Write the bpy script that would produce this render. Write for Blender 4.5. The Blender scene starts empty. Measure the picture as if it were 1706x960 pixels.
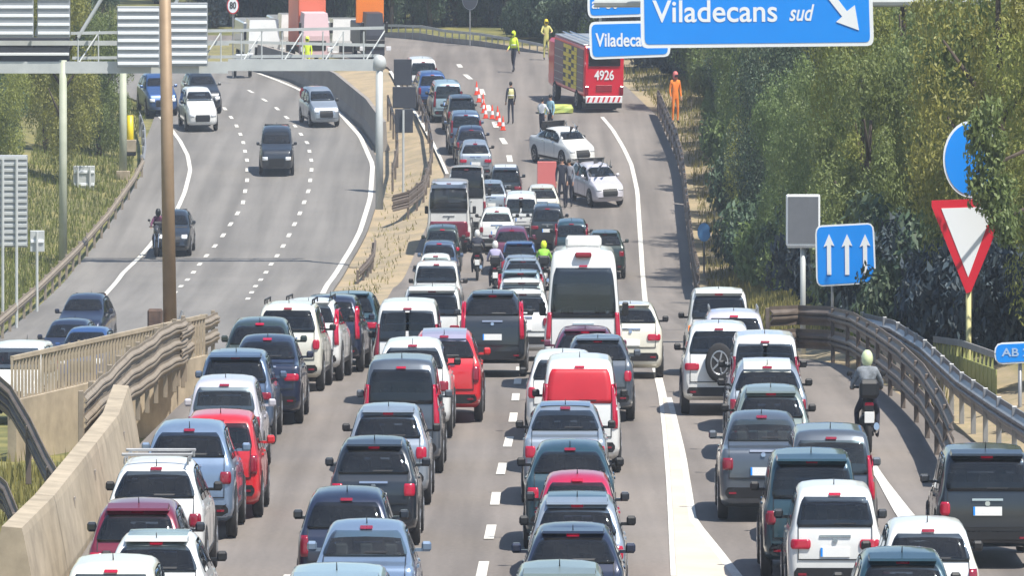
import bpy, math, random
import numpy as np, zlib
from mathutils import Vector, Matrix
from mathutils.bvhtree import BVHTree

random.seed(7); RNG = np.random.default_rng(7)
S = bpy.context.scene
COL = S.collection
rad = math.radians

# ------------------------------------------------------------------ camera, world, sun
# The photograph is a telephoto road-camera frame whose objects stand about 1.4 times taller than
# true; the place is modelled with those taller proportions (K multiplies every height).
K = 1.4
F = 10700.0; CX = 853.0; YH = -130.0; H = 8.8          # pixels (1706 wide), horizon row, camera height / K
cd = bpy.data.cameras.new('camera'); cam = bpy.data.objects.new('camera', cd); COL.objects.link(cam)
cam.location = (0, 0, H * K); cam.rotation_euler = (rad(90), 0, 0)
cd.sensor_width = 36; cd.lens = F / 1706 * 36
cd.shift_y = -(480 - YH) / 1706.0
cd.clip_start = 1; cd.clip_end = 6000
S.camera = cam
SUN_EL, SUN_AZ = rad(62), rad(134)                      # azimuth clockwise from +Y
w = bpy.data.worlds.new('World'); S.world = w; w.use_nodes = True
nt = w.node_tree; nt.nodes.clear()
o = nt.nodes.new('ShaderNodeOutputWorld'); b = nt.nodes.new('ShaderNodeBackground'); sk = nt.nodes.new('ShaderNodeTexSky')
sk.sky_type = 'NISHITA'; sk.sun_disc = False; sk.sun_elevation = SUN_EL; sk.sun_rotation = SUN_AZ
sk.air_density = 1.3; sk.dust_density = 0.6; sk.ozone_density = 2.0
b.inputs['Strength'].default_value = 0.10
nt.links.new(sk.outputs[0], b.inputs[0]); nt.links.new(b.outputs[0], o.inputs[0])
sd = bpy.data.lights.new('sun', 'SUN'); sd.energy = 4.7; sd.angle = rad(0.5); sd.color = (1, .95, .86)
sun = bpy.data.objects.new('sun', sd); COL.objects.link(sun)
v = Vector((math.sin(SUN_AZ) * math.cos(SUN_EL), math.cos(SUN_AZ) * math.cos(SUN_EL), math.sin(SUN_EL)))
sun.rotation_euler = v.to_track_quat('Z', 'Y').to_euler(); sun.location = (60, -20, 120)
S.view_settings.view_transform = 'Standard'; S.view_settings.look = 'None'
S.view_settings.exposure = 0.66; S.view_settings.gamma = 1
S.cycles.max_bounces = 6; S.cycles.transparent_max_bounces = 8

# ------------------------------------------------------------------ heights and pixel helpers
RD = [90, 165, 180, 200, 230, 260, 297, 315, 329, 345, 369, 396, 420, 480, 700]
RZ = [0, 0, -.2, -.7, -1.6, -2.4, -3.1, -2.33, -1.64, -.53, .67, 2.19, 2.85, 4.3, 5.0]
LD = [90, 160, 190, 215, 243, 280, 300, 315, 333, 351, 375, 398, 420, 480, 700]
LZ = [-1.1, -1.1, -1.5, -2.4, -2.9, -3.15, -3.1, -2.75, -1.8, -.7, .5, 1.9, 2.75, 4.2, 5.0]
_dd = np.linspace(90, 700, 1221)
def _smooth(D, Z):
    z = np.interp(_dd, D, Z); k = np.hanning(41); k /= k.sum()
    return np.convolve(np.pad(z, 20, mode='edge'), k, 'valid')
_zr, _zl = _smooth(RD, RZ), _smooth(LD, LZ)
def zr(d): return float(np.interp(d, _dd, _zr))
def zl(d): return float(np.interp(d, _dd, _zl))
def at(px, py, z=zr, h=0.0):
    """ground point (x, d, z) in true heights under a picture position, h above the surface"""
    d = _dd; zz = (_zr if z is zr else _zl if z is zl else np.full_like(_dd, z)) + h
    y = YH + K * F / d * (H - zz)
    i = np.where(y <= py)[0]
    i = i[0] if len(i) else len(d) - 1
    if i == 0: dd = K * F * (H - zz[0]) / (py - YH)
    else:
        t = (y[i-1] - py) / (y[i-1] - y[i] + 1e-9); dd = d[i-1] + t * (d[i] - d[i-1])
    return ((px - CX) * dd / F, dd, float(np.interp(dd, d, zz)) - h)
def at_d(px, py, d):
    return ((px - CX) * d / F, d, H - (py - YH) * d / (K * F))
def edge(points, z):
    p = sorted([at(a, b_, z)[:2][::-1] for a, b_ in points])
    return [q[0] for q in p], [q[1] for q in p]
RLE = edge([(100, 985), (215, 800), (228, 745), (330, 650), (440, 610), (560, 575), (610, 545), (655, 480), (700, 400), (735, 320),
            (742, 285), (712, 225), (680, 165), (645, 110)], zr)
RRE = edge([(1640 + 260, 960), (1800, 850), (1660, 760), (1545, 690), (1470, 640), (1400, 607), (1300, 592), (1225, 565), (1175, 520),
            (1160, 470), (1150, 400), (1143, 330), (1130, 260), (1102, 200), (1050, 150), (960, 95)], zr)
LRE = edge([(440, 118), (508, 150), (573, 185), (610, 225), (633, 275), (630, 330), (612, 385), (587, 430), (560, 475)], zl)
LLE = edge([(262, 180), (240, 240), (236, 290), (130, 440), (0, 560)], zl)
RLE = ([90] + RLE[0] + [430, 440, 447, 700], [RLE[1][0]] + RLE[1] + [-17, -45, -95, -95])
RRE = ([90] + RRE[0] + [424, 436, 447, 700], [RRE[1][0]] + RRE[1] + [0, -8, -70, -70])
LRE = ([90, 215] + LRE[0] + [430, 442, 700], [-9.5, -8.9] + LRE[1] + [-30, -85, -85])
LLE = ([90, 215] + LLE[0] + [410, 425, 440, 700], [-19.5, -19.5] + LLE[1] + [-31, -60, -110, -110])
def rle(d): return float(np.interp(d, *RLE))
def rre(d): return float(np.interp(d, *RRE))
def lre(d): return float(np.interp(d, *LRE))
def lle(d): return float(np.interp(d, *LLE))
def ground(x, d):
    a, b_ = lre(d), rle(d)
    if x >= b_: z = zr(d) + (float(np.interp(d, [340, 420], [.2, 0])) * min(max(x - rre(d) - 1.0, 0), 8))
    elif x <= a: z = zl(d) + (0.12 * min(max(lle(d) - 1 - x, 0), 10))
    else:
        t = (x - a) / (b_ - a); t = t * t * (3 - 2 * t); z = zl(d) + (zr(d) - zl(d)) * t
    return z

# ------------------------------------------------------------------ materials
MATS = {}
def mat(name, col, rough=.6, metal=0, coat=0, noise=None, bump=0, spec=.5, emit=0, em_col=None, island=0, obj_rand=0, translucent=0, coords='Object'):
    if name in MATS: return MATS[name]
    m = bpy.data.materials.new(name); m.use_nodes = True; n = m.node_tree.nodes; L = m.node_tree.links
    p = n['Principled BSDF']; c = tuple(col) + (1,)
    p.inputs['Base Color'].default_value = c; p.inputs['Roughness'].default_value = rough
    p.inputs['Metallic'].default_value = metal; p.inputs['Coat Weight'].default_value = coat
    p.inputs['Coat Roughness'].default_value = .06; p.inputs['Specular IOR Level'].default_value = spec
    if emit:
        p.inputs['Emission Color'].default_value = tuple(em_col or col) + (1,); p.inputs['Emission Strength'].default_value = emit
    src = None
    tc = n.new('ShaderNodeTexCoord')
    if noise:
        col2, scale, amount = noise[0], noise[1], noise[2]
        tex = n.new('ShaderNodeTexNoise'); tex.inputs['Scale'].default_value = scale; tex.inputs['Detail'].default_value = 7
        tex.inputs['Roughness'].default_value = .62
        L.new(tc.outputs[coords], tex.inputs['Vector'])
        ramp = n.new('ShaderNodeMapRange'); ramp.inputs['From Min'].default_value = .5 - amount; ramp.inputs['From Max'].default_value = .5 + amount
        L.new(tex.outputs['Fac'], ramp.inputs['Value'])
        mx = n.new('ShaderNodeMix'); mx.data_type = 'RGBA'; mx.inputs['A'].default_value = c; mx.inputs['B'].default_value = tuple(col2) + (1,)
        L.new(ramp.outputs[0], mx.inputs['Factor']); src = mx.outputs['Result']
        if bump:
            bp = n.new('ShaderNodeBump'); bp.inputs['Strength'].default_value = bump; bp.inputs['Distance'].default_value = .03
            L.new(tex.outputs['Fac'], bp.inputs['Height']); L.new(bp.outputs[0], p.inputs['Normal'])
    if island or obj_rand:
        hs = n.new('ShaderNodeHueSaturation'); hs.inputs['Color'].default_value = c
        if src: L.new(src, hs.inputs['Color'])
        if island:
            g = n.new('ShaderNodeNewGeometry'); mr = n.new('ShaderNodeMapRange')
            mr.inputs['To Min'].default_value = 1 - island; mr.inputs['To Max'].default_value = 1 + island
            L.new(g.outputs['Random Per Island'], mr.inputs['Value']); L.new(mr.outputs[0], hs.inputs['Value'])
        if obj_rand:
            oi = n.new('ShaderNodeObjectInfo'); m2 = n.new('ShaderNodeMapRange')
            m2.inputs['To Min'].default_value = .5 - obj_rand; m2.inputs['To Max'].default_value = .5 + obj_rand
            L.new(oi.outputs['Random'], m2.inputs['Value']); L.new(m2.outputs[0], hs.inputs['Hue'])
        src = hs.outputs[0]
    if src: L.new(src, p.inputs['Base Color'])
    if translucent:
        tr = n.new('ShaderNodeBsdfTranslucent'); ms = n.new('ShaderNodeMixShader'); ms.inputs[0].default_value = translucent
        if src: L.new(src, tr.inputs['Color'])
        else: tr.inputs['Color'].default_value = c
        L.new(p.outputs[0], ms.inputs[1]); L.new(tr.outputs[0], ms.inputs[2]); L.new(ms.outputs[0], n['Material Output'].inputs[0])
    MATS[name] = m; return m

def streaks(m, amt=.16):
    n = m.node_tree.nodes; L = m.node_tree.links; p = n['Principled BSDF']; src = p.inputs['Base Color'].links[0].from_socket
    tc = n.new('ShaderNodeTexCoord'); mp = n.new('ShaderNodeMapping'); mp.inputs['Scale'].default_value = (1.1, .035, .1); L.new(tc.outputs['Object'], mp.inputs[0])
    t = n.new('ShaderNodeTexNoise'); t.inputs['Scale'].default_value = 1.0; t.inputs['Detail'].default_value = 5; L.new(mp.outputs[0], t.inputs['Vector'])
    t2 = n.new('ShaderNodeTexNoise'); t2.inputs['Scale'].default_value = 9; t2.inputs['Detail'].default_value = 4; L.new(tc.outputs['Object'], t2.inputs['Vector'])
    ad = n.new('ShaderNodeMath'); ad.operation = 'MULTIPLY_ADD'; L.new(t2.outputs['Fac'], ad.inputs[0]); ad.inputs[1].default_value = .35; L.new(t.outputs['Fac'], ad.inputs[2])
    mr = n.new('ShaderNodeMapRange'); mr.inputs['From Min'].default_value = .5; mr.inputs['From Max'].default_value = .85; mr.inputs['To Min'].default_value = 1 - amt; mr.inputs['To Max'].default_value = 1 + amt * .6
    L.new(ad.outputs[0], mr.inputs['Value']); h = n.new('ShaderNodeHueSaturation'); L.new(src, h.inputs['Color']); L.new(mr.outputs[0], h.inputs['Value']); L.new(h.outputs[0], p.inputs['Base Color'])
ASPH_R = mat('asphalt_right', (.205, .178, .157), .85, noise=((.155, .137, .124), .22, .3), bump=.15)
ASPH_L = mat('asphalt_left', (.20, .186, .170), .85, noise=((.152, .143, .134), .18, .3), bump=.15)
streaks(ASPH_R, .3); streaks(ASPH_L, .26)
PAINTW = mat('road_paint', (.72, .70, .64), .7, noise=((.5, .48, .43), 1.8, .22))
GOREFILL = mat('gore_concrete', (.62, .55, .46), .85, noise=((.48, .42, .34), .6, .25))
CONC = mat('tan_concrete', (.45, .375, .275), .9, noise=((.27, .225, .165), 1.3, .2), bump=.35)  # tan concrete of the parapet, pale fence and footings
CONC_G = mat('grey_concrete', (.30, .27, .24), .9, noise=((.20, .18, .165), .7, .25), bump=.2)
STEEL = mat('galvanised_steel', (.42, .43, .44), .45, metal=.55, noise=((.28, .28, .29), 2.5, .25))
RUST = mat('weathered_guardrail', (.20, .165, .135), .6, metal=.25, noise=((.115, .09, .08), 2.2, .25))
RUSTL = mat('dusty_guardrail', (.36, .30, .23), .6, metal=.2, noise=((.22, .18, .14), 2.2, .25))
GANTRY = mat('gantry_paint', (.55, .57, .56), .5, metal=.1, noise=((.42, .44, .44), 1.2, .25))
POLE_TAN = mat('rusty_tan_pole', (.34, .24, .15), .6, metal=.2, noise=((.24, .165, .10), 1.5, .25))
SIGNBACK = mat('sign_back', (.38, .40, .42), .45, metal=.4, noise=((.28, .30, .33), 1.0, .25))
SIGNDARK = mat('dark_panel', (.045, .05, .065), .5, noise=((.03, .033, .045), 1.0, .25))
SIGNBLUE = mat('sign_blue', (.002, .27, .86), .4, noise=((.002, .24, .80), .8, .3))
SIGNWHITE = mat('sign_white', (.80, .82, .84), .4)
SIGNRED = mat('sign_red', (.62, .01, .03), .4)
BLACK = mat('black_plastic', (.012, .012, .014), .5)
RUBBER = mat('tyre_rubber', (.022, .021, .022), .85)
RIM = mat('alloy_rim', (.42, .43, .45), .3, metal=.8)
CHROME = mat('chrome', (.6, .62, .65), .15, metal=.9)
def glass_mat(name, tint, dust):
    m = bpy.data.materials.new(name); m.use_nodes = True; n = m.node_tree.nodes; L = m.node_tree.links; n.clear()
    out = n.new('ShaderNodeOutputMaterial'); tr = n.new('ShaderNodeBsdfTransparent'); tr.inputs[0].default_value = tint + (1,)
    df = n.new('ShaderNodeBsdfDiffuse'); df.inputs[0].default_value = (.30, .29, .27, 1); m1 = n.new('ShaderNodeMixShader')
    tc = n.new('ShaderNodeTexCoord'); tx = n.new('ShaderNodeTexNoise'); tx.inputs['Scale'].default_value = 2.2; L.new(tc.outputs['Object'], tx.inputs['Vector'])
    mu = n.new('ShaderNodeMath'); mu.operation = 'MULTIPLY'; mu.inputs[1].default_value = dust * 2; L.new(tx.outputs['Fac'], mu.inputs[0])
    L.new(mu.outputs[0], m1.inputs[0]); L.new(tr.outputs[0], m1.inputs[1]); L.new(df.outputs[0], m1.inputs[2])
    gl = n.new('ShaderNodeBsdfGlossy'); gl.inputs['Roughness'].default_value = .03; gl.inputs['Color'].default_value = (.9, .95, 1, 1)
    fr_ = n.new('ShaderNodeFresnel'); fr_.inputs['IOR'].default_value = 1.55; m2 = n.new('ShaderNodeMixShader')
    L.new(fr_.outputs[0], m2.inputs[0]); L.new(m1.outputs[0], m2.inputs[1]); L.new(gl.outputs[0], m2.inputs[2]); L.new(m2.outputs[0], out.inputs[0])
    MATS[name] = m; return m
GLASS = glass_mat('car_glass', (.24, .28, .33), .03)
GLASSL = glass_mat('car_glass_clear', (.62, .70, .70), .06)
INTER = mat('interior_cloth', (.035, .035, .04), .9, noise=((.06, .055, .05), 3, .2))
TAIL = mat('tail_lamp', (.22, .004, .02), .2, coat=.8)
TAILLIT = mat('tail_lamp_lit', (.34, .004, .03), .2, coat=.6, emit=.07, em_col=(1, .01, .05))
AMBER = mat('amber_lamp_lit', (.8, .2, .02), .3, emit=.6, em_col=(1, .25, .02))
HEADL = mat('head_lamp', (.7, .72, .75), .12, coat=.9)
PLATE = mat('licence_plate', (.78, .78, .76), .4)
SKIN = mat('skin', (.42, .24, .16), .55)
HIVIS = mat('hi_vis_yellow', (.62, .78, .04), .6)
ORANGE = mat('orange_cloth', (.85, .22, .02), .7)
NAVYC = mat('navy_cloth', (.015, .018, .035), .8)
GREYC = mat('grey_cloth', (.22, .23, .27), .8)
YELL = mat('yellow_paint', (.72, .55, .01), .4)
FIRERED = mat('fire_red', (.62, .008, .03), .35, coat=.7)
PINKR = mat('faded_red', (.62, .16, .15), .5)
BARK = mat('bark', (.10, .075, .055), .9, noise=((.05, .038, .03), 3, .25))
LEAF = [mat('leaf_olive', (.29, .30, .075), .55, island=.18, obj_rand=.015, translucent=.4),
        mat('leaf_green', (.18, .235, .075), .55, island=.18, obj_rand=.015, translucent=.4),
        mat('leaf_dark', (.07, .11, .06), .6, island=.4, obj_rand=.02, translucent=.15),
        mat('leaf_shade_blue', (.04, .062, .075), .6, island=.4, obj_rand=.02, translucent=.1)]  # last one is navy: shade and distance haze put into the colour
GRASSM = mat('dry_grass', (.22, .20, .06), .8, island=.4, translucent=.2)
WEED = mat('pale_weed', (.30, .36, .10), .7, island=.4, translucent=.3)

PAINTS = {  # base colour, metallic
    'white': ((.74, .74, .72), 0), 'cream': ((.70, .68, .58), 0), 'silver': ((.36, .41, .47), .5), 'silverblue': ((.24, .33, .47), .5),
    'grey': ((.10, .12, .15), .4), 'greyblue': ((.10, .15, .24), .4), 'dark': ((.016, .022, .032), .2), 'navy': ((.014, .022, .055), .3),
    'teal': ((.018, .06, .085), .3), 'green': ((.03, .05, .045), .3), 'red': ((.62, .012, .02), 0), 'maroon': ((.18, .008, .03), .2),
    'crimson': ((.45, .008, .06), .1), 'lilac': ((.40, .38, .50), .3), 'blue': ((.03, .09, .26), .3), 'lightblue': ((.32, .44, .50), .3),
    'pearl': ((.60, .58, .64), .15), 'greygreen': ((.22, .27, .25), .3), 'plum': ((.14, .02, .06), .2)}
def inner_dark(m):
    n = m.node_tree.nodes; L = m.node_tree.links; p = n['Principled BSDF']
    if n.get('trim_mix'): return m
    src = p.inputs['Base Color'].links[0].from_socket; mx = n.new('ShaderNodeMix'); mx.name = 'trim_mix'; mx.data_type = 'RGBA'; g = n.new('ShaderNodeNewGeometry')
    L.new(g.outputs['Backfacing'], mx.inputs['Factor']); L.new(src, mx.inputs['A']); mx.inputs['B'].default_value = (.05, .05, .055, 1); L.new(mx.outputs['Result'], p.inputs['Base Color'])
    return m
def paint(k):
    c, m = PAINTS[k]
    d = tuple(x * .8 + .012 for x in c)
    return inner_dark(mat('paint_' + k, c, .30, metal=m, coat=.9, noise=(d, 1.3, .28)))

# ------------------------------------------------------------------ mesh helpers (heights are multiplied by K here)
def mesh_of(name, verts, faces, mats, fmat=None, smooth=False):
    v_ = np.asarray(verts, float).copy(); v_[:, 2] *= K
    me = bpy.data.meshes.new(name); me.from_pydata(v_.tolist(), [], [list(f) for f in faces])
    for m in (mats if isinstance(mats, (list, tuple)) else [mats]): me.materials.append(m)
    if fmat is not None: me.polygons.foreach_set('material_index', fmat)
    if smooth: me.polygons.foreach_set('use_smooth', [True] * len(me.polygons))
    me.update(); return me
def link(name, me, parent=None, loc=(0, 0, 0), rot=(0, 0, 0)):
    ob = bpy.data.objects.new(name, me); COL.objects.link(ob)
    if parent: ob.parent = parent
    ob.location = (loc[0], loc[1], loc[2] * K); ob.rotation_euler = rot
    return ob
def tag(ob, label=None, cat=None, group=None, kind=None):
    if label: ob['label'] = label
    if cat: ob['category'] = cat
    if group: ob['group'] = group
    if kind: ob['kind'] = kind
    return ob
def empty(name, loc, rz=0, label=None, cat=None, group=None, pitch=0):
    return tag(link(name, None, None, loc, (pitch, 0, rz)), label, cat, group)
class MB:
    def __init__(s): s.v = []; s.f = []; s.m = []; s.cur = 0
    def add(s, vs, fs):
        n = len(s.v); s.v += [tuple(p) for p in vs]; s.f += [tuple(i + n for i in f) for f in fs]; s.m += [s.cur] * len(fs)
    def box(s, x0, x1, y0, y1, z0, z1, bev=0):
        if bev:
            e = min(bev, (x1-x0)*.45, (y1-y0)*.45, (z1-z0)*.45)
            loops = []
            for z, q in ((z0, e), (z0+e, 0), (z1-e, 0), (z1, e)):
                loops.append([(x0+e+0*q, y0+q, z), (x1-e, y0+q, z), (x1-q, y0+e, z), (x1-q, y1-e, z), (x1-e, y1-q, z), (x0+e, y1-q, z), (x0+q, y1-e, z), (x0+q, y0+e, z)])
            s.loft(loops, True, True); return s
        s.add([(x0,y0,z0),(x1,y0,z0),(x1,y1,z0),(x0,y1,z0),(x0,y0,z1),(x1,y0,z1),(x1,y1,z1),(x0,y1,z1)],
              [(0,3,2,1),(4,5,6,7),(0,1,5,4),(1,2,6,5),(2,3,7,6),(3,0,4,7)]); return s
    def loft(s, loops, cap0=True, cap1=True, closed=True):
        n = len(loops[0]); vs = [p for l in loops for p in l]; fs = []
        for i in range(len(loops) - 1):
            for j in range(n if closed else n - 1):
                k = (j + 1) % n
                fs.append((i*n+j, i*n+k, (i+1)*n+k, (i+1)*n+j))
        if cap0: fs.append(tuple(range(n))[::-1])
        if cap1: fs.append(tuple(range((len(loops)-1)*n, len(loops)*n)))
        s.add(vs, fs); return s
    def tube(s, a, b_, r0, r1=None, n=8):
        a, b_ = Vector(a), Vector(b_); r1 = r0 if r1 is None else r1
        dz = (b_ - a).normalized(); u = dz.orthogonal().normalized(); w_ = dz.cross(u)
        L = []
        for c, r in ((a, r0), (b_, r1)):
            L.append([tuple(c + (u * math.cos(t) + w_ * math.sin(t)) * r) for t in [i * 2 * math.pi / n for i in range(n)]])
        s.loft(L); return s
    def lathe_x(s, prof, n=20):       # profile (x, r) spun round the x axis
        loops = [[(x, r * math.cos(t), r * math.sin(t)) for t in [i * 2 * math.pi / n for i in range(n)]] for x, r in prof]
        s.loft(loops); return s
    def ball(s, c, rx, ry, rz, n=10, m=6):
        loops = []
        for i in range(1, m):
            a = math.pi * i / m
            loops.append([(c[0] + rx*math.sin(a)*math.cos(t), c[1] + ry*math.sin(a)*math.sin(t), c[2] - rz*math.cos(a)) for t in [k*2*math.pi/n for k in range(n)]])
        s.loft(loops); return s
    def mesh(s, name, mats, smooth=False): return mesh_of(name, s.v, s.f, mats, s.m, smooth)
    def build(s, name, mats, parent=None, loc=(0, 0, 0), rot=(0, 0, 0), smooth=False):
        return link(name, s.mesh(name, mats, smooth), parent, loc, rot)

# ------------------------------------------------------------------ terrain and roads
def build_ground():
    ds = list(np.arange(90, 500, 3.0)) + [520, 560, 620, 700, 900, 1400, 2500, 5200]
    xs = [-3000, -900, -300, -120, -70] + list(np.arange(-46, 34, .8)) + [40, 60, 100, 260, 800, 3000]
    V = []; C = []
    for d in [-200, 40] + ds:
        for x in xs:
            z = ground(x, min(max(d, 90), 700)) - .09
            V.append((x, d, z))
            dl = min(max(d, 90), 700)
            tan = 0.0
            if lre(dl) - .5 < x < rle(dl) + 1: tan = 1.0 if d < 400 else .3
            if rre(dl) - 1 < x < rre(dl) + 3.5: tan = .55
            if x < lle(dl): tan = .25
            C.append(tan)
    n = len(xs); m = len(ds) + 2
    Fs = [(i*n+j, i*n+j+1, (i+1)*n+j+1, (i+1)*n+j) for i in range(m-1) for j in range(n-1)]
    g = bpy.data.materials.new('ground'); g.use_nodes = True; N = g.node_tree.nodes; L = g.node_tree.links
    p = N['Principled BSDF']; p.inputs['Roughness'].default_value = .95
    at_ = N.new('ShaderNodeAttribute'); at_.attribute_name = 'soil'
    tx = N.new('ShaderNodeTexNoise'); tx.inputs['Scale'].default_value = .55; tx.inputs['Detail'].default_value = 8
    t2 = N.new('ShaderNodeTexNoise'); t2.inputs['Scale'].default_value = 3.5; t2.inputs['Detail'].default_value = 6
    tc = N.new('ShaderNodeTexCoord'); L.new(tc.outputs['Object'], tx.inputs['Vector']); L.new(tc.outputs['Object'], t2.inputs['Vector'])
    def mix(a, b_, fac):
        mx = N.new('ShaderNodeMix'); mx.data_type = 'RGBA'
        for s_, v_ in (('A', a), ('B', b_)):
            if isinstance(v_, tuple): mx.inputs[s_].default_value = v_ + (1,)
            else: L.new(v_, mx.inputs[s_])
        L.new(fac, mx.inputs['Factor']); return mx.outputs['Result']
    def ramp(src, a, b_):
        r = N.new('ShaderNodeMapRange'); r.inputs['From Min'].default_value = a; r.inputs['From Max'].default_value = b_
        L.new(src, r.inputs['Value']); return r.outputs[0]
    grass = mix((.10, .105, .03), (.20, .18, .055), ramp(tx.outputs['Fac'], .42, .6))
    soil = mix((.37, .285, .18), (.27, .22, .15), ramp(tx.outputs['Fac'], .4, .62))
    soil = mix(soil, (.22, .20, .09), ramp(t2.outputs['Fac'], .56, .74))
    ad = N.new('ShaderNodeMath'); ad.operation = 'MULTIPLY_ADD'; L.new(t2.outputs['Fac'], ad.inputs[0]); ad.inputs[1].default_value = .5
    L.new(at_.outputs['Fac'], ad.inputs[2])
    L.new(mix(grass, soil, ramp(ad.outputs[0], .45, .85)), p.inputs['Base Color'])
    bp = N.new('ShaderNodeBump'); bp.inputs['Strength'].default_value = .5; bp.inputs['Distance'].default_value = .08
    L.new(t2.outputs['Fac'], bp.inputs['Height']); L.new(bp.outputs[0], p.inputs['Normal'])
    me = mesh_of('ground', V, Fs, g, smooth=True)
    a = me.attributes.new('soil', 'FLOAT', 'POINT'); a.data.foreach_set('value', C)
    tag(link('ground', me), 'dry verge and median ground beside the carriageways', kind='structure')
build_ground()

def strip(name, fl, fr, fz, d0, d1, m, lift, label=None, step=2.0, nx=8, parent=None, skirt=0):
    V = []; Fs = []
    n = int((d1 - d0) / step) + 1
    for d in np.linspace(d0, d1, n + 1):
        a, b_ = fl(d), fr(d)
        xs = list(np.linspace(a, b_, nx + 1))
        if skirt: V.append((a, d, fz(d) + lift - skirt))
        for x in xs: V.append((x, d, fz(d) + lift))
        if skirt: V.append((b_, d, fz(d) + lift - skirt))
    c = nx + 1 + (2 if skirt else 0)
    Fs = [(i*c+j, i*c+j+1, (i+1)*c+j+1, (i+1)*c+j) for i in range(n) for j in range(c-1)]
    ob = link(name, mesh_of(name, V, Fs, m), parent)
    if parent is None: tag(ob, label, kind='structure')
    return ob
road_r = strip('road', rle, rre, zr, 92, 447, ASPH_R, 0, 'grey carriageway full of queuing traffic', skirt=.25)
road_l = strip('road', lle, lre, zl, 205, 441, ASPH_L, 0, 'grey carriageway with light oncoming traffic', skirt=.25)

def line_mark(name, pts, z, wid, parent, lift=.012, world=False):
    p = [at(a, b_, z)[:2] for a, b_ in pts] if not world else pts
    p = sorted(p, key=lambda q: q[1])
    D = [q[1] for q in p]; X = [q[0] for q in p]
    wf = wid if callable(wid) else (lambda d: wid)
    strip(name, lambda d: float(np.interp(d, D, X)) - wf(d) / 2, lambda d: float(np.interp(d, D, X)) + wf(d) / 2, z, D[0], D[-1], PAINTW, lift, nx=1, parent=parent, step=2.5)
line_mark('edge_line', [(1003, 195), (1020, 215), (1038, 245), (1052, 275), (1062, 320), (1067, 400), (1072, 470), (1078, 530), (1088, 600), (1104, 662), (1111, 720), (1118, 800), (1122, 868), (1127, 962)], zr,
          lambda d: .22, road_r)
line_mark('edge_line', [(1112, 664), (1135, 760), (1152, 868), (1190, 915), (1229, 965)], zr, .22, road_r, lift=.018)
def gore(pl, pr, m, z=zr, lift=.008):
    A = sorted([at(a, b_, z)[:2] for a, b_ in pl], key=lambda q: q[1]); B = sorted([at(a, b_, z)[:2] for a, b_ in pr], key=lambda q: q[1])
    d0 = max(A[0][1], B[0][1]); d1 = min(A[-1][1], B[-1][1])
    strip('gore_area', lambda d: float(np.interp(d, [q[1] for q in A], [q[0] for q in A])), lambda d: float(np.interp(d, [q[1] for q in B], [q[0] for q in B])), z, d0, d1, m, lift, nx=1, parent=road_r)
gore([(1104, 664), (1115, 760), (1122, 868), (1127, 965)], [(1110, 664), (1134, 760), (1148, 868), (1222, 965)], GOREFILL, lift=.02)
line_mark('edge_line', [(1452, 775), (1478, 815), (1508, 860), (1545, 905)], zr, lambda d: .2 + (142 - d) * .02 if d < 142 else .2, road_r)
line_mark('edge_line', [(745, 290), (722, 240), (700, 200), (672, 160), (650, 118)], zr, .18, road_r)
line_mark('edge_line', [(262, 190), (283, 212), (300, 235), (313, 260), (317, 285), (308, 320), (296, 348), (245, 415), (205, 455), (172, 495), (110, 550), (40, 600)], zl, .22, road_l)
line_mark('edge_line', [(430, 122), (500, 150), (565, 187), (600, 227), (621, 275), (617, 330), (600, 385), (575, 430), (545, 475), (535, 495)], zl, .25, road_l)
def dashes(pts, z, parent, per, ln, wid=.2, d0=None, d1=None):
    p = sorted([at(a, b_, z)[:2] for a, b_ in pts], key=lambda q: q[1]); D = [q[1] for q in p]; X = [q[0] for q in p]
    if d0: x0 = X[0] - (X[1]-X[0])/(D[1]-D[0])*(D[0]-d0); D = [d0]+D; X = [x0]+X
    dd = D[0]
    while dd + ln < (d1 or D[-1]):
        a = np.interp(dd, D, X); b_ = np.interp(dd + ln, D, X)
        mb = MB(); n = 3
        loops = []
        for k in range(n + 1):
            d = dd + ln * k / n; x = a + (b_ - a) * k / n
            loops.append([(x - wid/2, d, z(d) + .012), (x + wid/2, d, z(d) + .012)])
        mb.loft(loops, False, False, closed=False); mb.build('lane_dash', PAINTW, parent)
        dd += per
dashes([(805, 945), (820, 872), (828, 815), (840, 765), (851, 722), (856, 690), (862, 640), (868, 600)], zr, road_r, 7.5, 3.0, .2, d0=113)
dashes([(490, 950), (560, 860), (600, 760), (640, 680)], zr, road_r, 7.5, 3.0, .2, d0=118)
dashes([(755, 95), (775, 125), (800, 145), (818, 190), (832, 225), (845, 245), (850, 270)], zr, road_r, 9, 3.2, .3)
dashes([(280, 500), (300, 479), (330, 444), (345, 425), (370, 395), (390, 365), (404, 342), (412, 300), (412, 270), (404, 232), (392, 205), (370, 175), (345, 150)], zl, road_l, 4.6, 1.5, .2)
dashes([(412, 500), (425, 478), (452, 440), (480, 395), (500, 355), (515, 315), (520, 275), (513, 240), (488, 205), (458, 178), (430, 160), (405, 145)], zl, road_l, 4.6, 1.5, .2)

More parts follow.
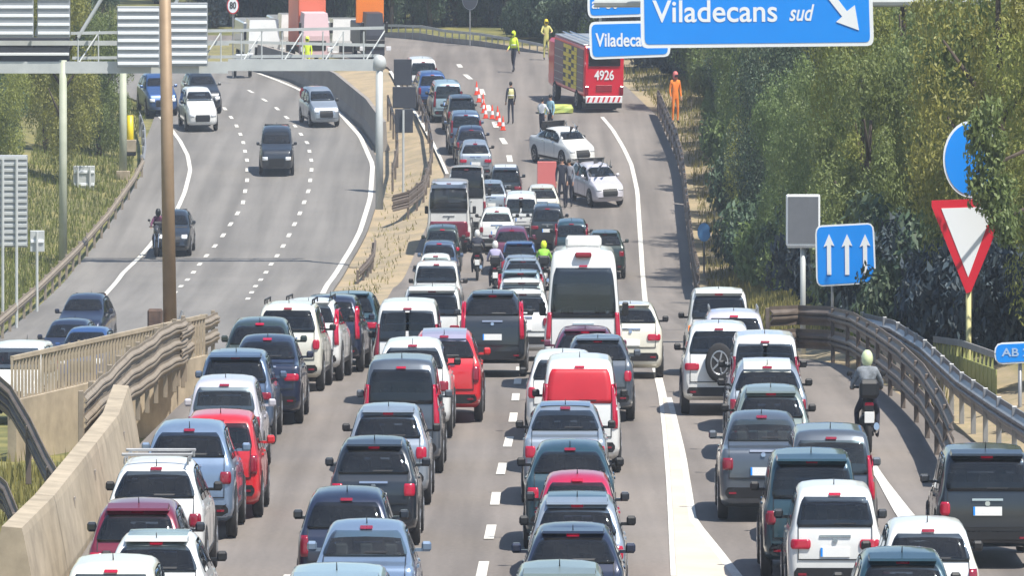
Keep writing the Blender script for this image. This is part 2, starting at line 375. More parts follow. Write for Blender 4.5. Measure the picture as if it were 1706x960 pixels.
# ------------------------------------------------------------------ barriers and guardrails
def sweep(mb, pts, prof, zoff=0):
    """extrude an open or closed profile of (side, height) along world points (x, d, z)"""
    loops = []
    for i, p in enumerate(pts):
        a = pts[max(i-1, 0)]; b_ = pts[min(i+1, len(pts)-1)]
        t = Vector((b_[0]-a[0], b_[1]-a[1], 0)).normalized(); n = Vector((t.y, -t.x, 0))
        loops.append([(p[0] + n.x*s_, p[1] + n.y*s_, p[2] + h_ + zoff) for s_, h_ in prof])
    mb.loft(loops)
def dense(pts, step):
    out = []; 
    for a, b_ in zip(pts[:-1], pts[1:]):
        L = math.dist(a[:2], b_[:2]); n = max(1, int(round(L / step)))
        for k in range(n): out.append(tuple(a[i] + (b_[i]-a[i]) * k / n for i in range(3)))
    out.append(pts[-1]); return out
WB = [(.02, -.155), (.02, -.10), (.09, -.05), (.09, -.02), (.03, 0), (.09, .02), (.09, .05), (.02, .10), (.02, .155), (0, .155), (0, .10), (.06, .04), (0, 0), (.06, -.04), (0, -.10), (0, -.155)]
_post = {}
def guardrail(pts, label, m, group=None, heights=(.6,), step=4, ph=.8, bump=.0, name='guardrail', big=1.0):
    o0 = pts[0]; r = empty(name, o0, 0, label, 'guardrail', group)
    P = [(p[0]-o0[0], p[1]-o0[1], p[2]-o0[2]) for p in dense(pts, 1.0)]
    P = [(p[0], p[1], p[2] + bump * (math.sin(i * .53) + .6 * math.sin(i * 1.31 + 1))) for i, p in enumerate(P)]
    for h in heights:
        mb = MB(); sweep(mb, P, [(a_ * big, c_ * big) for a_, c_ in WB], h); mb.build('rail', m, r, smooth=False)
    key = (m.name, ph)
    if key not in _post:
        mb = MB(); mb.box(-.06, .06, -.04, .04, -.3, ph, .01); _post[key] = mb.mesh('post', m)
    acc = 0; last = P[0]
    for i, p in enumerate(P):
        acc += math.dist(p[:2], last[:2]); last = p
        if i == 0 or acc >= step:
            link('post', _post[key], r, (p[0] - .06, p[1], p[2])); acc = 0
    return r
def gpts(pl, z=zr): return [at(a, b_, z) for a, b_ in pl]

# near concrete parapet on the left
pp = gpts([(60, 1010), (112, 950), (160, 880), (218, 795), (233, 742)])
par = empty('concrete_parapet', pp[0], 0, 'broad sunlit concrete parapet with small square holes, lower left', 'parapet')
PR = [(q[0]-pp[0][0], q[1]-pp[0][1], 0) for q in dense(pp, 2)]
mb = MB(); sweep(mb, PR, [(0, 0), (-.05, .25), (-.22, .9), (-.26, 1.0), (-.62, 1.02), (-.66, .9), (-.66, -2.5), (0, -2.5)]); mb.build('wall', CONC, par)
for px, py in ((133, 777), (97, 837), (50, 905)):
    q = at_d(px, py, at(px, 985, zr)[1] if 0 else None or 1) if 0 else None
for k in range(3, len(PR) - 1, 6):
    p0 = PR[k]; mb = MB(); mb.loft([[(p0[0] + a_, p0[1] - .02, c_), (p0[0] + a_, p0[1] + .02, c_)] for a_, c_ in ((.008, 0), (-.042, .25), (-.212, .9), (-.252, 1.008), (-.62, 1.028))], False, False, closed=False); mb.build('joint', mat('joint_dark', (.12, .10, .08), .9), par)  # dark strips marking the joints along the parapet
for f_, hh in ((.30, .62), (.52, .62), (.78, .62)):
    k = f_ * (len(PR) - 1); p0 = PR[int(k)]
    mb = MB(); mb.box(-.16, -.135, -.12, .12, -.10, .10); mb.cur = 1; mb.box(-.162, -.128, -.075, .075, -.06, .06)
    mb.build('drain_hole', [CONC_G, CONC], par, (p0[0], p0[1], hh))
# rails beyond the parapet (three stacked levels, buckled)
A = gpts([(205, 770), (262, 700), (320, 648), (362, 620)])
guardrail([(p[0] - .9, p[1], p[2]) for p in A], 'buckled dusty guardrail with three rails rising from the parapet end', RUSTL, heights=(.3, .62, .95), step=3, ph=1.15, bump=.022)
A = [at_d(300, 620, 178), at_d(330, 600, 186), at_d(362, 588, 194)]
guardrail(A, 'short double guardrail just below the tan lamp column', RUSTL, heights=(.35, .7), step=3, ph=.9, bump=.02)
A = [at_d(-20, 655, 196), at_d(90, 630, 202), at_d(180, 612, 206), at_d(268, 590, 210)]
guardrail(A, 'dark guardrail in front of the blue oncoming cars', RUST, heights=(.5,), step=3, ph=.65)
# fence of pale vertical bars
fa, fb = at_d(20, 690, 168), at_d(340, 612, 184)
fr = empty('railing_fence', fa, 0, 'pale fence of close vertical bars between the carriageways', 'fence')
nb = 62; bm_ = MB(); bm_.box(-.035, .035, -.03, .03, 0, 1.05); bme = bm_.mesh('bar', CONC)
for i in range(nb):
    t = i / (nb - 1); link('bar', bme, fr, ((fb[0]-fa[0])*t, (fb[1]-fa[1])*t, (fb[2]-fa[2])*t + random.uniform(-.06, .06)))
mb = MB(); fv = [(0, 0, 0), (fb[0]-fa[0], fb[1]-fa[1], fb[2]-fa[2])]
sweep(mb, fv, [(-.05, 1.0), (.05, 1.0), (.05, 1.08), (-.05, 1.08)]); mb.build('top_rail', CONC, fr)
mb = MB(); sweep(mb, fv, [(-.12, -1.6), (.12, -1.6), (.12, .25), (-.12, .25)]); mb.build('plinth', CONC, fr)
# dark curved crash barrier at far lower left
A = [at_d(-14, 690, 140), at_d(20, 720, 139), at_d(52, 775, 137), at_d(78, 830, 135), at_d(95, 860, 133.5)]
guardrail(A, 'dark curved barrier with pale ribbed panel at the left frame edge', RUST, heights=(.35, .55), step=2.5, ph=.6)
A = [at_d(-20, 850, 131), at_d(12, 880, 129.5), at_d(30, 925, 128)]
guardrail(A, 'short dark curved rail lowest at the left frame edge', RUST, heights=(.35, .5), step=2.5, ph=.6)

# left carriageway outer guardrail
guardrail(gpts([(-20, 588), (60, 515), (128, 446), (180, 385), (222, 325), (238, 295)], zl), 'long guardrail along the outer left edge of the oncoming carriageway', RUSTL, heights=(.58,), step=4, ph=.75)
guardrail(gpts([(238, 292), (241, 270), (240, 240), (232, 215)], zl), 'short curved guardrail beside the yellow post', STEEL, heights=(.58,), step=4)
# median: concrete barrier at the bend, two rails and the loop
NJ = [(-.3, -.2), (-.3, .08), (-.16, .3), (-.1, .95), (.1, .95), (.16, .3), (.3, .08), (.3, -.2)]
def barrier(pts, label, m, prof=NJ):
    r = empty('concrete_barrier', pts[0], 0, label, 'barrier'); o0 = pts[0]
    P = dense(pts, 4.0)
    for a, b_ in zip(P[:-1], P[1:]):
        mb = MB(); t = .995
        q = [(a[0]-o0[0], a[1]-o0[1], a[2]-o0[2]), (a[0]+(b_[0]-a[0])*t-o0[0], a[1]+(b_[1]-a[1])*t-o0[1], a[2]+(b_[2]-a[2])*t-o0[2])]
        sweep(mb, q, prof); mb.build('barrier_segment', m, r)
    return r
NJ2 = [(x * 1.1, z * 1.25) for x, z in NJ]
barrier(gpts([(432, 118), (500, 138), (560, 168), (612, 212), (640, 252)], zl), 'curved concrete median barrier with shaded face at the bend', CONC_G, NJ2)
guardrail(gpts([(648, 190), (662, 235), (664, 270), (655, 310)], zr), 'brown guardrail on the oncoming side of the sandy median', RUST, heights=(.6,), ph=.8)
guardrail(gpts([(700, 190), (714, 225), (722, 270), (716, 305)], zr), 'brown guardrail on the jam side of the sandy median', RUST, heights=(.6,), ph=.8)
guardrail(gpts([(716, 306), (706, 335), (682, 355), (655, 362)], zr), 'looped guardrail end closing the sandy median', RUST, heights=(.35, .65), step=2, ph=.85)
guardrail([at_d(p, q, d) for p, q, d in ((598, 470, 297), (612, 455, 300), (622, 440, 304), (624, 418, 308))], 'small bent rail lying on the tan median soil', RUST, heights=(.3,), step=2, ph=.4)
# right of the jam
guardrail(gpts([(1098, 192), (1112, 225), (1128, 262), (1138, 300), (1143, 340)]), 'double brown guardrail on the verge, far straight run', RUST, heights=(.38, .85), step=2, ph=1.05, big=1.3)
guardrail(gpts([(1143, 342), (1147, 380), (1152, 420), (1158, 465), (1166, 500)]), 'brown guardrail beside the small blue disc sign', RUST, heights=(.4, .85), step=2, ph=1.1, big=1.3)
guardrail(gpts([(1282, 600), (1330, 597), (1385, 600), (1422, 612), (1462, 640), (1500, 672), (1540, 715), (1572, 770), (1590, 815)]), 'arching guardrail with two rails round the slip road nose', RUST, heights=(.42, .92), step=4, ph=1.1, big=1.35)
guardrail([at_d(p, q, d) for p, q, d in ((1440, 592, 186), (1490, 605, 182), (1540, 640, 172), (1600, 700, 160), (1660, 745, 151), (1740, 800, 142))], 'grey guardrail descending to the right frame edge above the black car', STEEL, heights=(.62,), step=3, ph=.9, big=1.6)
# yellow-green mesh fence above it
fa = [at_d(1556, 680, 178), at_d(1600, 690, 172), at_d(1660, 716, 165)]
fr = empty('mesh_fence', fa[0], 0, 'yellow green fence with slanting grey cap beside the give way sign', 'fence')
WF = mat('weathered_green_fence', (.42, .44, .16), .7, noise=((.30, .32, .12), 2, .25))
for a, b_ in zip(fa[:-1], fa[1:]):
    n = 9
    for i in range(n):
        t = i / n; mb = MB(); mb.box(-.03, .03, -.02, .02, 0, 1.35)
        mb.build('slat', WF, fr, tuple(a[k] - fa[0][k] + (b_[k]-a[k])*t for k in range(3)))
mb = MB(); sweep(mb, [tuple(p[k]-fa[0][k] for k in range(3)) for p in fa], [(-.03, 1.3), (.03, 1.3), (.03, 1.42), (-.03, 1.42)]); mb.build('top_rail', STEEL, fr)
mb = MB(); sweep(mb, [tuple(p[k]-fa[0][k] for k in range(3)) for p in fa], [(-.015, .2), (.015, .2), (.015, 1.1), (-.015, 1.1)]); mb.build('mesh_panel', WF, fr)
# far bridge railing behind the accident
A = [at_d(640, 80, 436), at_d(700, 82, 432), at_d(742, 90, 428), at_d(800, 96, 424), at_d(870, 108, 418), at_d(985, 132, 410)]
fr = empty('bridge_railing', A[0], 0, 'long grey railing with dark panels along the top of the far bend', 'railing')
P = [tuple(q[k]-A[0][k] for k in range(3)) for q in dense(A, 1.0)]
mb = MB(); sweep(mb, P, [(-.05, 1.05), (.05, 1.05), (.05, 1.17), (-.05, 1.17)]); mb.build('top_rail', STEEL, fr)
mb = MB(); sweep(mb, P, [(-.04, .3), (.04, .3), (.04, .8), (-.04, .8)]); mb.build('middle_rail', CONC_G, fr)
mb = MB(); sweep(mb, P, [(-.2, -1.6), (.2, -1.6), (.2, .12), (-.2, .12)]); mb.build('plinth', CONC_G, fr)
mb = MB(); mb.box(-.04, .04, -.05, .05, 0, 1.1); pm = mb.mesh('post', STEEL)
for i in range(0, len(P), 1): link('post', pm, fr, P[i])

# ------------------------------------------------------------------ vehicles
TYPES = {
 'hatch': dict(L=4.05, W=.88, H=1.48, hip=.98, base=.2, tum=.19, wr=.31, prof=[(0,.58),(.03,.90),(.10,.98),(.22,1.16),(.42,1.37),(.70,1.45),(1.5,1.48),(2.2,1.43),(3.02,1.0),(3.85,.80),(4.05,.55)]),
 'small': dict(L=3.55, W=.81, H=1.45, hip=.95, base=.2, tum=.18, wr=.29, prof=[(0,.58),(.03,.88),(.09,.95),(.2,1.14),(.38,1.34),(.62,1.43),(1.3,1.46),(1.95,1.40),(2.7,.98),(3.4,.78),(3.55,.55)]),
 'sedan': dict(L=4.5, W=.90, H=1.44, hip=1.0, base=.2, tum=.2, wr=.32, prof=[(0,.58),(.04,.92),(.12,1.01),(.72,1.05),(1.38,1.37),(1.9,1.44),(2.4,1.44),(2.85,1.38),(3.6,1.0),(4.35,.76),(4.5,.52)]),
 'suv': dict(L=4.35, W=.92, H=1.66, hip=1.06, base=.26, tum=.17, wr=.35, prof=[(0,.62),(.03,1.0),(.09,1.08),(.2,1.3),(.38,1.56),(.62,1.63),(1.7,1.67),(2.45,1.58),(3.2,1.14),(4.15,.96),(4.35,.66)]),
 'mpv': dict(L=4.3, W=.91, H=1.83, hip=1.08, base=.22, tum=.12, wr=.32, prof=[(0,.6),(.03,1.0),(.06,1.1),(.13,1.45),(.24,1.72),(.42,1.80),(1.9,1.84),(2.7,1.74),(3.55,1.14),(4.12,.96),(4.3,.62)]),
 'van': dict(L=5.9, W=1.04, H=2.68, hip=1.25, base=.25, tum=.13, wr=.35, prof=[(0,.55),(.02,1.1),(.05,1.3),(.10,2.0),(.18,2.5),(.36,2.63),(2.5,2.68),(4.1,2.62),(5.0,1.5),(5.7,1.15),(5.9,.7)]),
 'bus': dict(L=6.8, W=1.08, H=2.7, hip=1.15, base=.28, tum=.08, wr=.4, prof=[(0,.6),(.02,1.1),(.04,1.3),(.07,2.2),(.14,2.58),(.35,2.68),(3,2.72),(6.0,2.66),(6.45,2.1),(6.7,1.2),(6.8,.7)]),
}
TYPES['hatch_b'] = dict(L=4.15, W=.89, H=1.47, hip=1.03, base=.2, tum=.22, wr=.32, prof=[(0,.60),(.04,.95),(.14,1.05),(.35,1.2),(.62,1.38),(.95,1.45),(1.6,1.48),(2.2,1.43),(3.05,1.0),(3.9,.80),(4.15,.55)])
TYPES['hatch_c'] = dict(L=3.95, W=.86, H=1.53, hip=.97, base=.2, tum=.14, wr=.31, prof=[(0,.56),(.02,.9),(.05,.97),(.13,1.2),(.26,1.43),(.5,1.50),(1.5,1.54),(2.25,1.46),(3.05,1.0),(3.8,.82),(3.95,.55)])
TYPES['suv_b'] = dict(L=4.45, W=.93, H=1.62, hip=1.10, base=.26, tum=.22, wr=.36, prof=[(0,.62),(.04,1.02),(.13,1.13),(.34,1.32),(.62,1.52),(.9,1.59),(1.8,1.63),(2.5,1.55),(3.25,1.12),(4.2,.95),(4.45,.66)])
TYPES['suv_c'] = dict(L=4.3, W=.92, H=1.74, hip=1.08, base=.28, tum=.12, wr=.36, prof=[(0,.62),(.02,1.0),(.05,1.08),(.12,1.35),(.24,1.62),(.45,1.71),(1.7,1.75),(2.45,1.66),(3.15,1.16),(4.1,1.0),(4.3,.7)])
class Shape:
    def __init__(s, typ, hs=1.0):
        t = TYPES[typ]; s.t = t; s.L = t['L']; s.W = t['W']; s.hs = hs; s.typ = typ
        L = s.L
        u = np.concatenate([[0, .012, .03, .06, .10, .15, .2, .27, .35, .42, .52, .65], np.linspace(.8, L - .6, 16), [L-.45, L-.3, L-.18, L-.1, L-.04, L]])
        s.y = u; py, pz = zip(*t['prof'])
        s.zt = np.interp(u, py, [z * hs for z in pz])
        k = np.array([.25, .5, .25]); sm = np.convolve(np.pad(s.zt, 1, mode='edge'), k, 'valid'); sm[:6] = s.zt[:6]; sm[-1] = s.zt[-1]; s.zt = sm
        ty = [0, .03, .10, .25, .6, L-.9, L-.35, L-.1, L]; wv = [.80, .90, .955, .985, 1, 1, .955, .85, .70]
        if typ in ('van', 'bus'): wv = [.93, .965, .985, 1, 1, 1, .96, .9, .82]
        s.w = np.interp(u, ty, wv) * s.W
        s.hip = np.interp(u, [0, L*.5, L], [t['hip']*hs, t['hip']*hs*.97, t['hip']*hs*.80])
        s.zb = np.interp(u, [0, .35, L-.4, L], [t['base']+.08, t['base'], t['base'], t['base']+.04])
        s.sec = [s.section(i) for i in range(len(u))]
    def section(s, i):
        w, zt, zb = s.w[i], s.zt[i], s.zb[i]; zs = min(s.hip[i], zt - .02); h = zt - zs
        r = min(1, h / (s.t['H'] * s.hs - s.t['hip'] * s.hs)); wa = w - .055; wt = wa - .03 - s.t['tum'] * r
        P = [(0, zb), (w - .15, zb), (w - .04, zb + .05), (w - .004, zb + .16), (w, (zb + zs) / 2), (w - .005, zs - .16), (w - .025, zs - .05), (wa, zs)]
        for tt in (.07, .3, .6, .84): P.append((wa + (wt - wa) * tt, zs + h * tt))
        P += [(wt - .025, zs + h * .945), (wt - .085, zs + h * .985), (wt * .55, zt + .012 * r), (0, zt + .022 * r)]
        return P
    def hw(s, z):          # half width at height z for every station
        out = np.zeros(len(s.y))
        for i, P in enumerate(s.sec):
            zz = [p[1] for p in P[1:]]; xx = [p[0] for p in P[1:]]
            out[i] = np.interp(z, zz, xx, left=0, right=0) if zz[0] - 1e-6 <= z <= zz[-1] else 0
        return out
    def tree(s):
        if not hasattr(s, '_b'):
            m_ = s.body(); s._b = BVHTree.FromPolygons([Vector(p) for p in m_.v], m_.f)
        return s._b
    def cast(s, o, d):
        for k in range(14):
            h_ = s.tree().ray_cast(Vector(o), Vector(d))
            if h_[0] is not None: return h_[0]
            o = (o[0] * .96, o[1], o[2]) if abs(d[1]) > .5 else (o[0], s.L*.45 + (o[1]-s.L*.45)*.95, o[2])
        return None
    def rear(s, x, z):
        h_ = s.cast((x, -4, z), (0, 1, 0)); return h_.y if h_ is not None else .4
    def front(s, x, z):
        h_ = s.cast((x, s.L + 4, z), (0, -1, 0)); return h_.y if h_ is not None else s.L - .4
    def side(s, y, z):
        h_ = s.cast((4, y, z), (-1, 0, 0)); return h_.x if h_ is not None else s.W * .9
    def top(s, y): return float(np.interp(y, s.y, s.zt))
    def body(s):
        mb = MB(); loops = []
        for y, P in zip(s.y, s.sec):
            ring = [(x, y, z) for x, z in P] + [(-x, y, z) for x, z in P[-2:0:-1]]
            loops.append(ring)
        mb.loft(loops); return mb
    def open_body(s, wins):
        b_ = s.body(); keep = []; n = len(s.sec[0]) * 2 - 2
        for k, f in enumerate(b_.f):
            P = [b_.v[i] for i in f]
            if len(P) > 4: keep.append(k); continue
            cut = False
            for kind, a in wins:
                if kind in ('rear', 'front'):
                    g0, g1, wb, wt = a
                    yok = all(p[1] < s.L*.42 for p in P) if kind == 'rear' else all(p[1] > s.L*.5 for p in P)
                    if yok and all(g0 - .004 <= p[2] <= g1 + .004 and abs(p[0]) <= wb + (wt - wb) * (p[2] - g0) / (g1 - g0) + .004 for p in P): cut = True
                else:
                    y0, y1, hip, top_ = a
                    if all(y0 - .01 <= p[1] <= y1 + .01 and abs(p[0]) > s.W * .45 and float(np.interp(p[1], s.y, s.hip)) + .028 <= p[2] <= min(s.top(p[1]) - .07, top_) for p in P): cut = True
            if not cut: keep.append(k)
        b_.f = [b_.f[k][::-1] for k in keep]; b_.m = [0] * len(keep); return b_
    def interior(s, big):
        mb = MB(); W = s.W; L = s.L; hip = s.t['hip'] * s.hs
        mb.box(-W+.12, W-.12, .3, L-.9, .42, .50)
        return mb
    def seat(s, x, y, big):
        hip = s.t['hip'] * s.hs; mb = MB(); z1 = hip + .02
        mb.loft([[(x-.23, y, .5), (x+.23, y, .5), (x+.23, y+.5, .55), (x-.23, y+.5, .55)], [(x-.24, y-.02, .62), (x+.24, y-.02, .62), (x+.24, y+.5, .66), (x-.24, y+.5, .66)]])
        mb.loft([[(x-.23, y, .6), (x+.23, y, .6), (x+.23, y+.13, .6), (x-.23, y+.13, .6)], [(x-.19, y-.13, z1), (x+.19, y-.13, z1), (x+.19, y-.03, z1), (x-.19, y-.03, z1)]])
        mb.box(x-.11, x+.11, y-.16, y-.06, z1+.03, z1+.2, .03); return mb
    def rpatch(s, xa, xb, za, zb, xta=None, xtb=None, off=.016, nu=10, nv=8, front=False, rnd=.5):
        """thin shell lying on the rear (or front) of the body: x from xa..xb at the foot, xta..xtb at the head"""
        xta = xa if xta is None else xta; xtb = xb if xtb is None else xtb
        fn = s.front if front else s.rear; sg = 1 if front else -1
        G = []
        for j in range(nv + 1):
            v_ = j / nv; row = []
            a = xa + (xta - xa) * v_; b_ = xb + (xtb - xb) * v_
            ins = (b_ - a) * .07 * rnd * (abs(2*v_-1) ** 5)
            for i in range(nu + 1):
                x = a + ins + (b_ - a - 2*ins) * i / nu; z = za + (zb - za) * v_
                zz = min(max(z + 0, za), zb); row.append((x, fn(x, zz), zz))
            G.append(row)
        mb = MB(); n = nu + 1
        out = [(p[0], p[1] + sg * off, p[2] + (off * .35)) for r in G for p in r]; inn = [(p[0], p[1] - sg * .03, p[2] - .0) for r in G for p in r]
        fs = []
        N = len(out)
        for j in range(nv):
            for i in range(nu):
                q = (j*n+i, j*n+i+1, (j+1)*n+i+1, (j+1)*n+i); fs.append(q if not front else q[::-1])
        bd = [i for i in range(n)] + [j*n+n-1 for j in range(1, nv+1)] + [nv*n+i for i in range(n-2, -1, -1)] + [j*n for j in range(nv-1, 0, -1)]
        for a, b_ in zip(bd, bd[1:] + bd[:1]): fs.append((b_, a, a+N, b_+N) if not front else (a, b_, b_+N, a+N))
        mb.add(out + inn, fs); return mb
    def spatch(s, sx, ya, yb, z0f, z1f, off=.01, nu=8, nv=4):
        G = []
        for i in range(nu + 1):
            y = ya + (yb - ya) * i / nu; a, b_ = z0f(y), z1f(y); b_ = max(b_, a + .01)
            G.append([(sx * (s.side(y, a + (b_-a)*j/nv) + off), y, a + (b_-a)*j/nv) for j in range(nv + 1)])
        mb = MB(); n = nv + 1; out = [p for r in G for p in r]; inn = [(p[0] - sx * (off + .02), p[1], p[2]) for p in out]; N = len(out); fs = []
        for i in range(nu):
            for j in range(nv):
                q = (i*n+j, (i+1)*n+j, (i+1)*n+j+1, i*n+j+1); fs.append(q if sx > 0 else q[::-1])
        bd = [i*n for i in range(nu+1)] + [nu*n+j for j in range(1, n)] + [i*n+nv for i in range(nu-1, -1, -1)] + [j for j in range(nv-1, 0, -1)]
        for a, b_ in zip(bd, bd[1:] + bd[:1]): fs.append((b_, a, a+N, b_+N) if sx > 0 else (a, b_, b_+N, a+N))
        mb.add(out + inn, fs); return mb

_cache = {}
def cached(key, fn):
    if key not in _cache: _cache[key] = fn()
    return _cache[key]
def wheel_meshes(r):
    def tyre():
        mb = MB(); w_ = .105
        mb.lathe_x([(-w_, r*.62), (-w_, r*.93), (-w_*.75, r), (w_*.75, r), (w_, r*.93), (w_, r*.62)], 24); return mb.mesh('wheel', RUBBER, True)
    def rim():
        mb = MB(); mb.lathe_x([(.06, r*.64), (.108, r*.64), (.112, r*.58), (.085, r*.5), (.085, .01)], 20)
        for k in range(5):
            a = k * 2 * math.pi / 5; mb.tube((.10, 0, 0), (.10, r*.58*math.cos(a), r*.58*math.sin(a)), .03, .022, 4)
        return mb.mesh('rim', RIM)
    return cached(('tyre', r), tyre), cached(('rim', r), rim)

def road_heading(d):   # radians, positive turns left (towards -x)
    if d < 300: return rad(-.8)
    return rad(np.interp(d, [300, 330, 350, 375, 400, 430], [-.6, .5, 3, 7, 10, 14]))
def slope(d, z=zr): return math.atan((z(d + 2) - z(d - 2)) / 4 * K)

def car(typ, col, label, px=None, ytop=None, d=None, x=None, head=None, z=zr, hs=1.0, ws=1.0, oncoming=False, lamps='std', lit=True, glass=None, roof=None,
        rails=False, rack=False, cat='car', group=None, mirror=None, name=None, plate=True, rearwin='one', antenna=True, spare=False, two=None, split=False):
    hsh = zlib.crc32(label.encode()); base_t = typ
    if typ in ('hatch', 'suv') and not spare: typ = typ + ('', '_b', '_c')[hsh % 3]
    if lamps == 'std' and typ.startswith(('hatch', 'suv', 'small')): lamps = ('std', 'wide', 'round', 'std', 'corner')[(hsh >> 4) % 5]
    if typ.endswith('_c') and lamps == 'std': lamps = 'tall'
    sh = cached(('shape', typ, hs), lambda: Shape(typ, hs)); t = sh.t; L = sh.L
    Ht = t['H'] * hs
    far = None
    ref = L * .42 if typ not in ('van', 'bus') else .8
    if oncoming: ref = L * .5
    if d is None:
        q = at(px, ytop, z, Ht); dc = q[1]; xc = q[0]
    else:
        dc = d; xc = (px - CX) * dc / F if x is None else x
    hd = road_heading(dc) if head is None else rad(head)
    if oncoming: hd += math.pi
    rx = xc + math.sin(hd) * ref; ry = dc - math.cos(hd) * ref
    sl = slope(ry + math.cos(hd) * L / 2, z)
    nm = name or {'hatch': 'hatchback_car', 'small': 'small_car', 'sedan': 'sedan_car', 'suv': 'suv_car', 'mpv': 'minivan', 'van': 'van', 'bus': 'minibus'}[base_t]
    root = empty(nm, (rx, ry, z(ry) + .012), hd, label, cat, group, pitch=0)
    root.rotation_mode = 'XYZ'; root.rotation_euler = (sl * math.cos(hd), -sl * math.sin(hd), hd)
    root.location.z = (z(ry) + .012) * K
    root.scale = (ws, 1, 1)
    M = paint(col); G = glass or GLASS
    K_ = (typ, hs, col)
    def part(nme, key, fn, m, parent=root, loc=(0, 0, 0), smooth=False, rot=(0, 0, 0)):
        me = cached((nme, typ, hs, key, m.name), lambda: fn().mesh(nme, m, smooth))
        return link(nme, me, parent, loc, rot)
    big = typ in ('van', 'bus'); hip = t['hip'] * hs; top = Ht; W = sh.W
    # glazing heights
    if typ == 'sedan': g0, g1 = 1.09 * hs, 1.36 * hs
    elif typ == 'mpv': g0, g1 = 1.12 * hs, 1.66 * hs
    elif typ == 'van': g0, g1 = 1.35, 2.3
    elif typ == 'bus': g0, g1 = 1.4, 2.35
    elif typ == 'suv': g0, g1 = 1.12 * hs, 1.52 * hs
    elif typ == 'suv_b': g0, g1 = 1.17 * hs, 1.50 * hs
    elif typ == 'suv_c': g0, g1 = 1.14 * hs, 1.60 * hs
    elif typ == 'hatch_b': g0, g1 = 1.08 * hs, 1.36 * hs
    elif typ == 'hatch_c': g0, g1 = 1.02 * hs, 1.40 * hs
    else: g0, g1 = 1.02 * hs, 1.345 * hs
    wb_, wt_ = W - .15, W - t['tum'] - .13
    wsb, wst, wz0, wz1 = W - .13, W - t['tum'] - .14, (1.06 if base_t not in ('van', 'bus', 'mpv', 'suv') else 1.2 if typ != 'bus' else 1.4) * hs, top - .12
    sw0, sw1 = (.55, L - 1.15) if base_t in ('hatch', 'small') else (1.0, L - 1.25) if typ == 'sedan' else (.5, L - 1.3) if typ != 'bus' else (.4, L - .9)
    if typ == 'van': sw0 = sw0 + (sw1 - sw0) * 2 / 3
    part('body', 0, lambda: sh.open_body([('rear', (g0, g1, wb_, wt_)), ('front', (wz0, wz1, wsb, wst)), ('side', (sw0, sw1, hip, top - .07))]), M, smooth=True)
    part('floor', 0, lambda: sh.interior(big), INTER)
    rows = ((L*.54, (-.36, .36)), (L*.31, (-.42, 0, .42))) if base_t not in ('van', 'bus') else ((L - 1.9, (-.4, .4)), (L*.45, (-.5, .5)))
    for yy_, xs_ in rows:
        for xx_ in xs_:
            part('seat', (yy_, xx_), lambda: sh.seat(xx_, yy_, big), INTER)
            if xx_ == -.36 or xx_ == -.4:
                def drv():
                    m4 = MB(); m4.ball((xx_, yy_ + .06, hip + .13), .085, .1, .11, 10, 7); m4.ball((xx_, yy_ + .1, hip - .2), .19, .14, .22, 10, 7); return m4
                if d is None or True: pass
    def dash():
        m5 = MB(); m5.box(-W+.16, W-.16, L*.54 + .75, L*.54 + 1.0, .7, hip - .04, .05); m5.tube((-.36, L*.54+.55, hip-.06), (-.36, L*.54+.58, hip-.05), .18, .18, 14); return m5
    if base_t not in ('van', 'bus'): part('dashboard', 0, dash, INTER)
    if two == 'red': RWM = mat('red_cover', (.52, .015, .03), .5, noise=((.42, .01, .025), 2, .25))
    else: RWM = G
    if split:
        part('rear_window', 'l', lambda: sh.rpatch(-wb_, -.04, g0, g1, -wt_, -.04), RWM, smooth=True)
        part('rear_window', 'r', lambda: sh.rpatch(.04, wb_, g0, g1, .04, wt_), RWM, smooth=True)
    else:
        part('rear_window', 0, lambda: sh.rpatch(-wb_, wb_, g0, g1, -wt_, wt_), RWM, smooth=True)
    fz = (1.06 if base_t not in ('van', 'bus', 'mpv', 'suv') else 1.2 if typ != 'bus' else 1.4) * hs; ft = top - .12
    part('windshield', 0, lambda: sh.rpatch(-(W-.13), W-.13, fz, ft, -(W-t['tum']-.14), W-t['tum']-.14, front=True), GLASS, smooth=True)
    pyf = [y for y, z_ in t['prof']]; 
    ws0, ws1 = (.55, L - 1.15) if base_t in ('hatch', 'small') else (1.0, L - 1.25) if typ == 'sedan' else (.5, L - 1.3) if typ != 'bus' else (.4, L - .9)
    nwin = 3 if typ != 'bus' else 5
    for sx in (1, -1):
        for k in range(nwin):
            a = ws0 + (ws1 - ws0) * k / nwin + .03; b_ = ws0 + (ws1 - ws0) * (k + 1) / nwin - .03
            if typ == 'van' and k < 2: continue
            part('side_window', (sx, k), lambda: sh.spatch(sx, a, b_, lambda y: float(np.interp(y, sh.y, sh.hip)) + .03, lambda y: min(sh.top(y) - .10, top - .12)), G, smooth=True)
        for k in range(1, nwin):
            if typ == 'van': continue
            yc = ws0 + (ws1 - ws0) * k / nwin
            part('pillar', (sx, k), lambda: sh.spatch(sx, yc - .04, yc + .04, lambda y: float(np.interp(y, sh.y, sh.hip)) + .02, lambda y: min(sh.top(y) - .08, top - .10), off=.006, nu=1), BLACK)
    # lamps
    lm = TAILLIT if lit else TAIL
    hb = sh.hw(.8 * hs)[2]
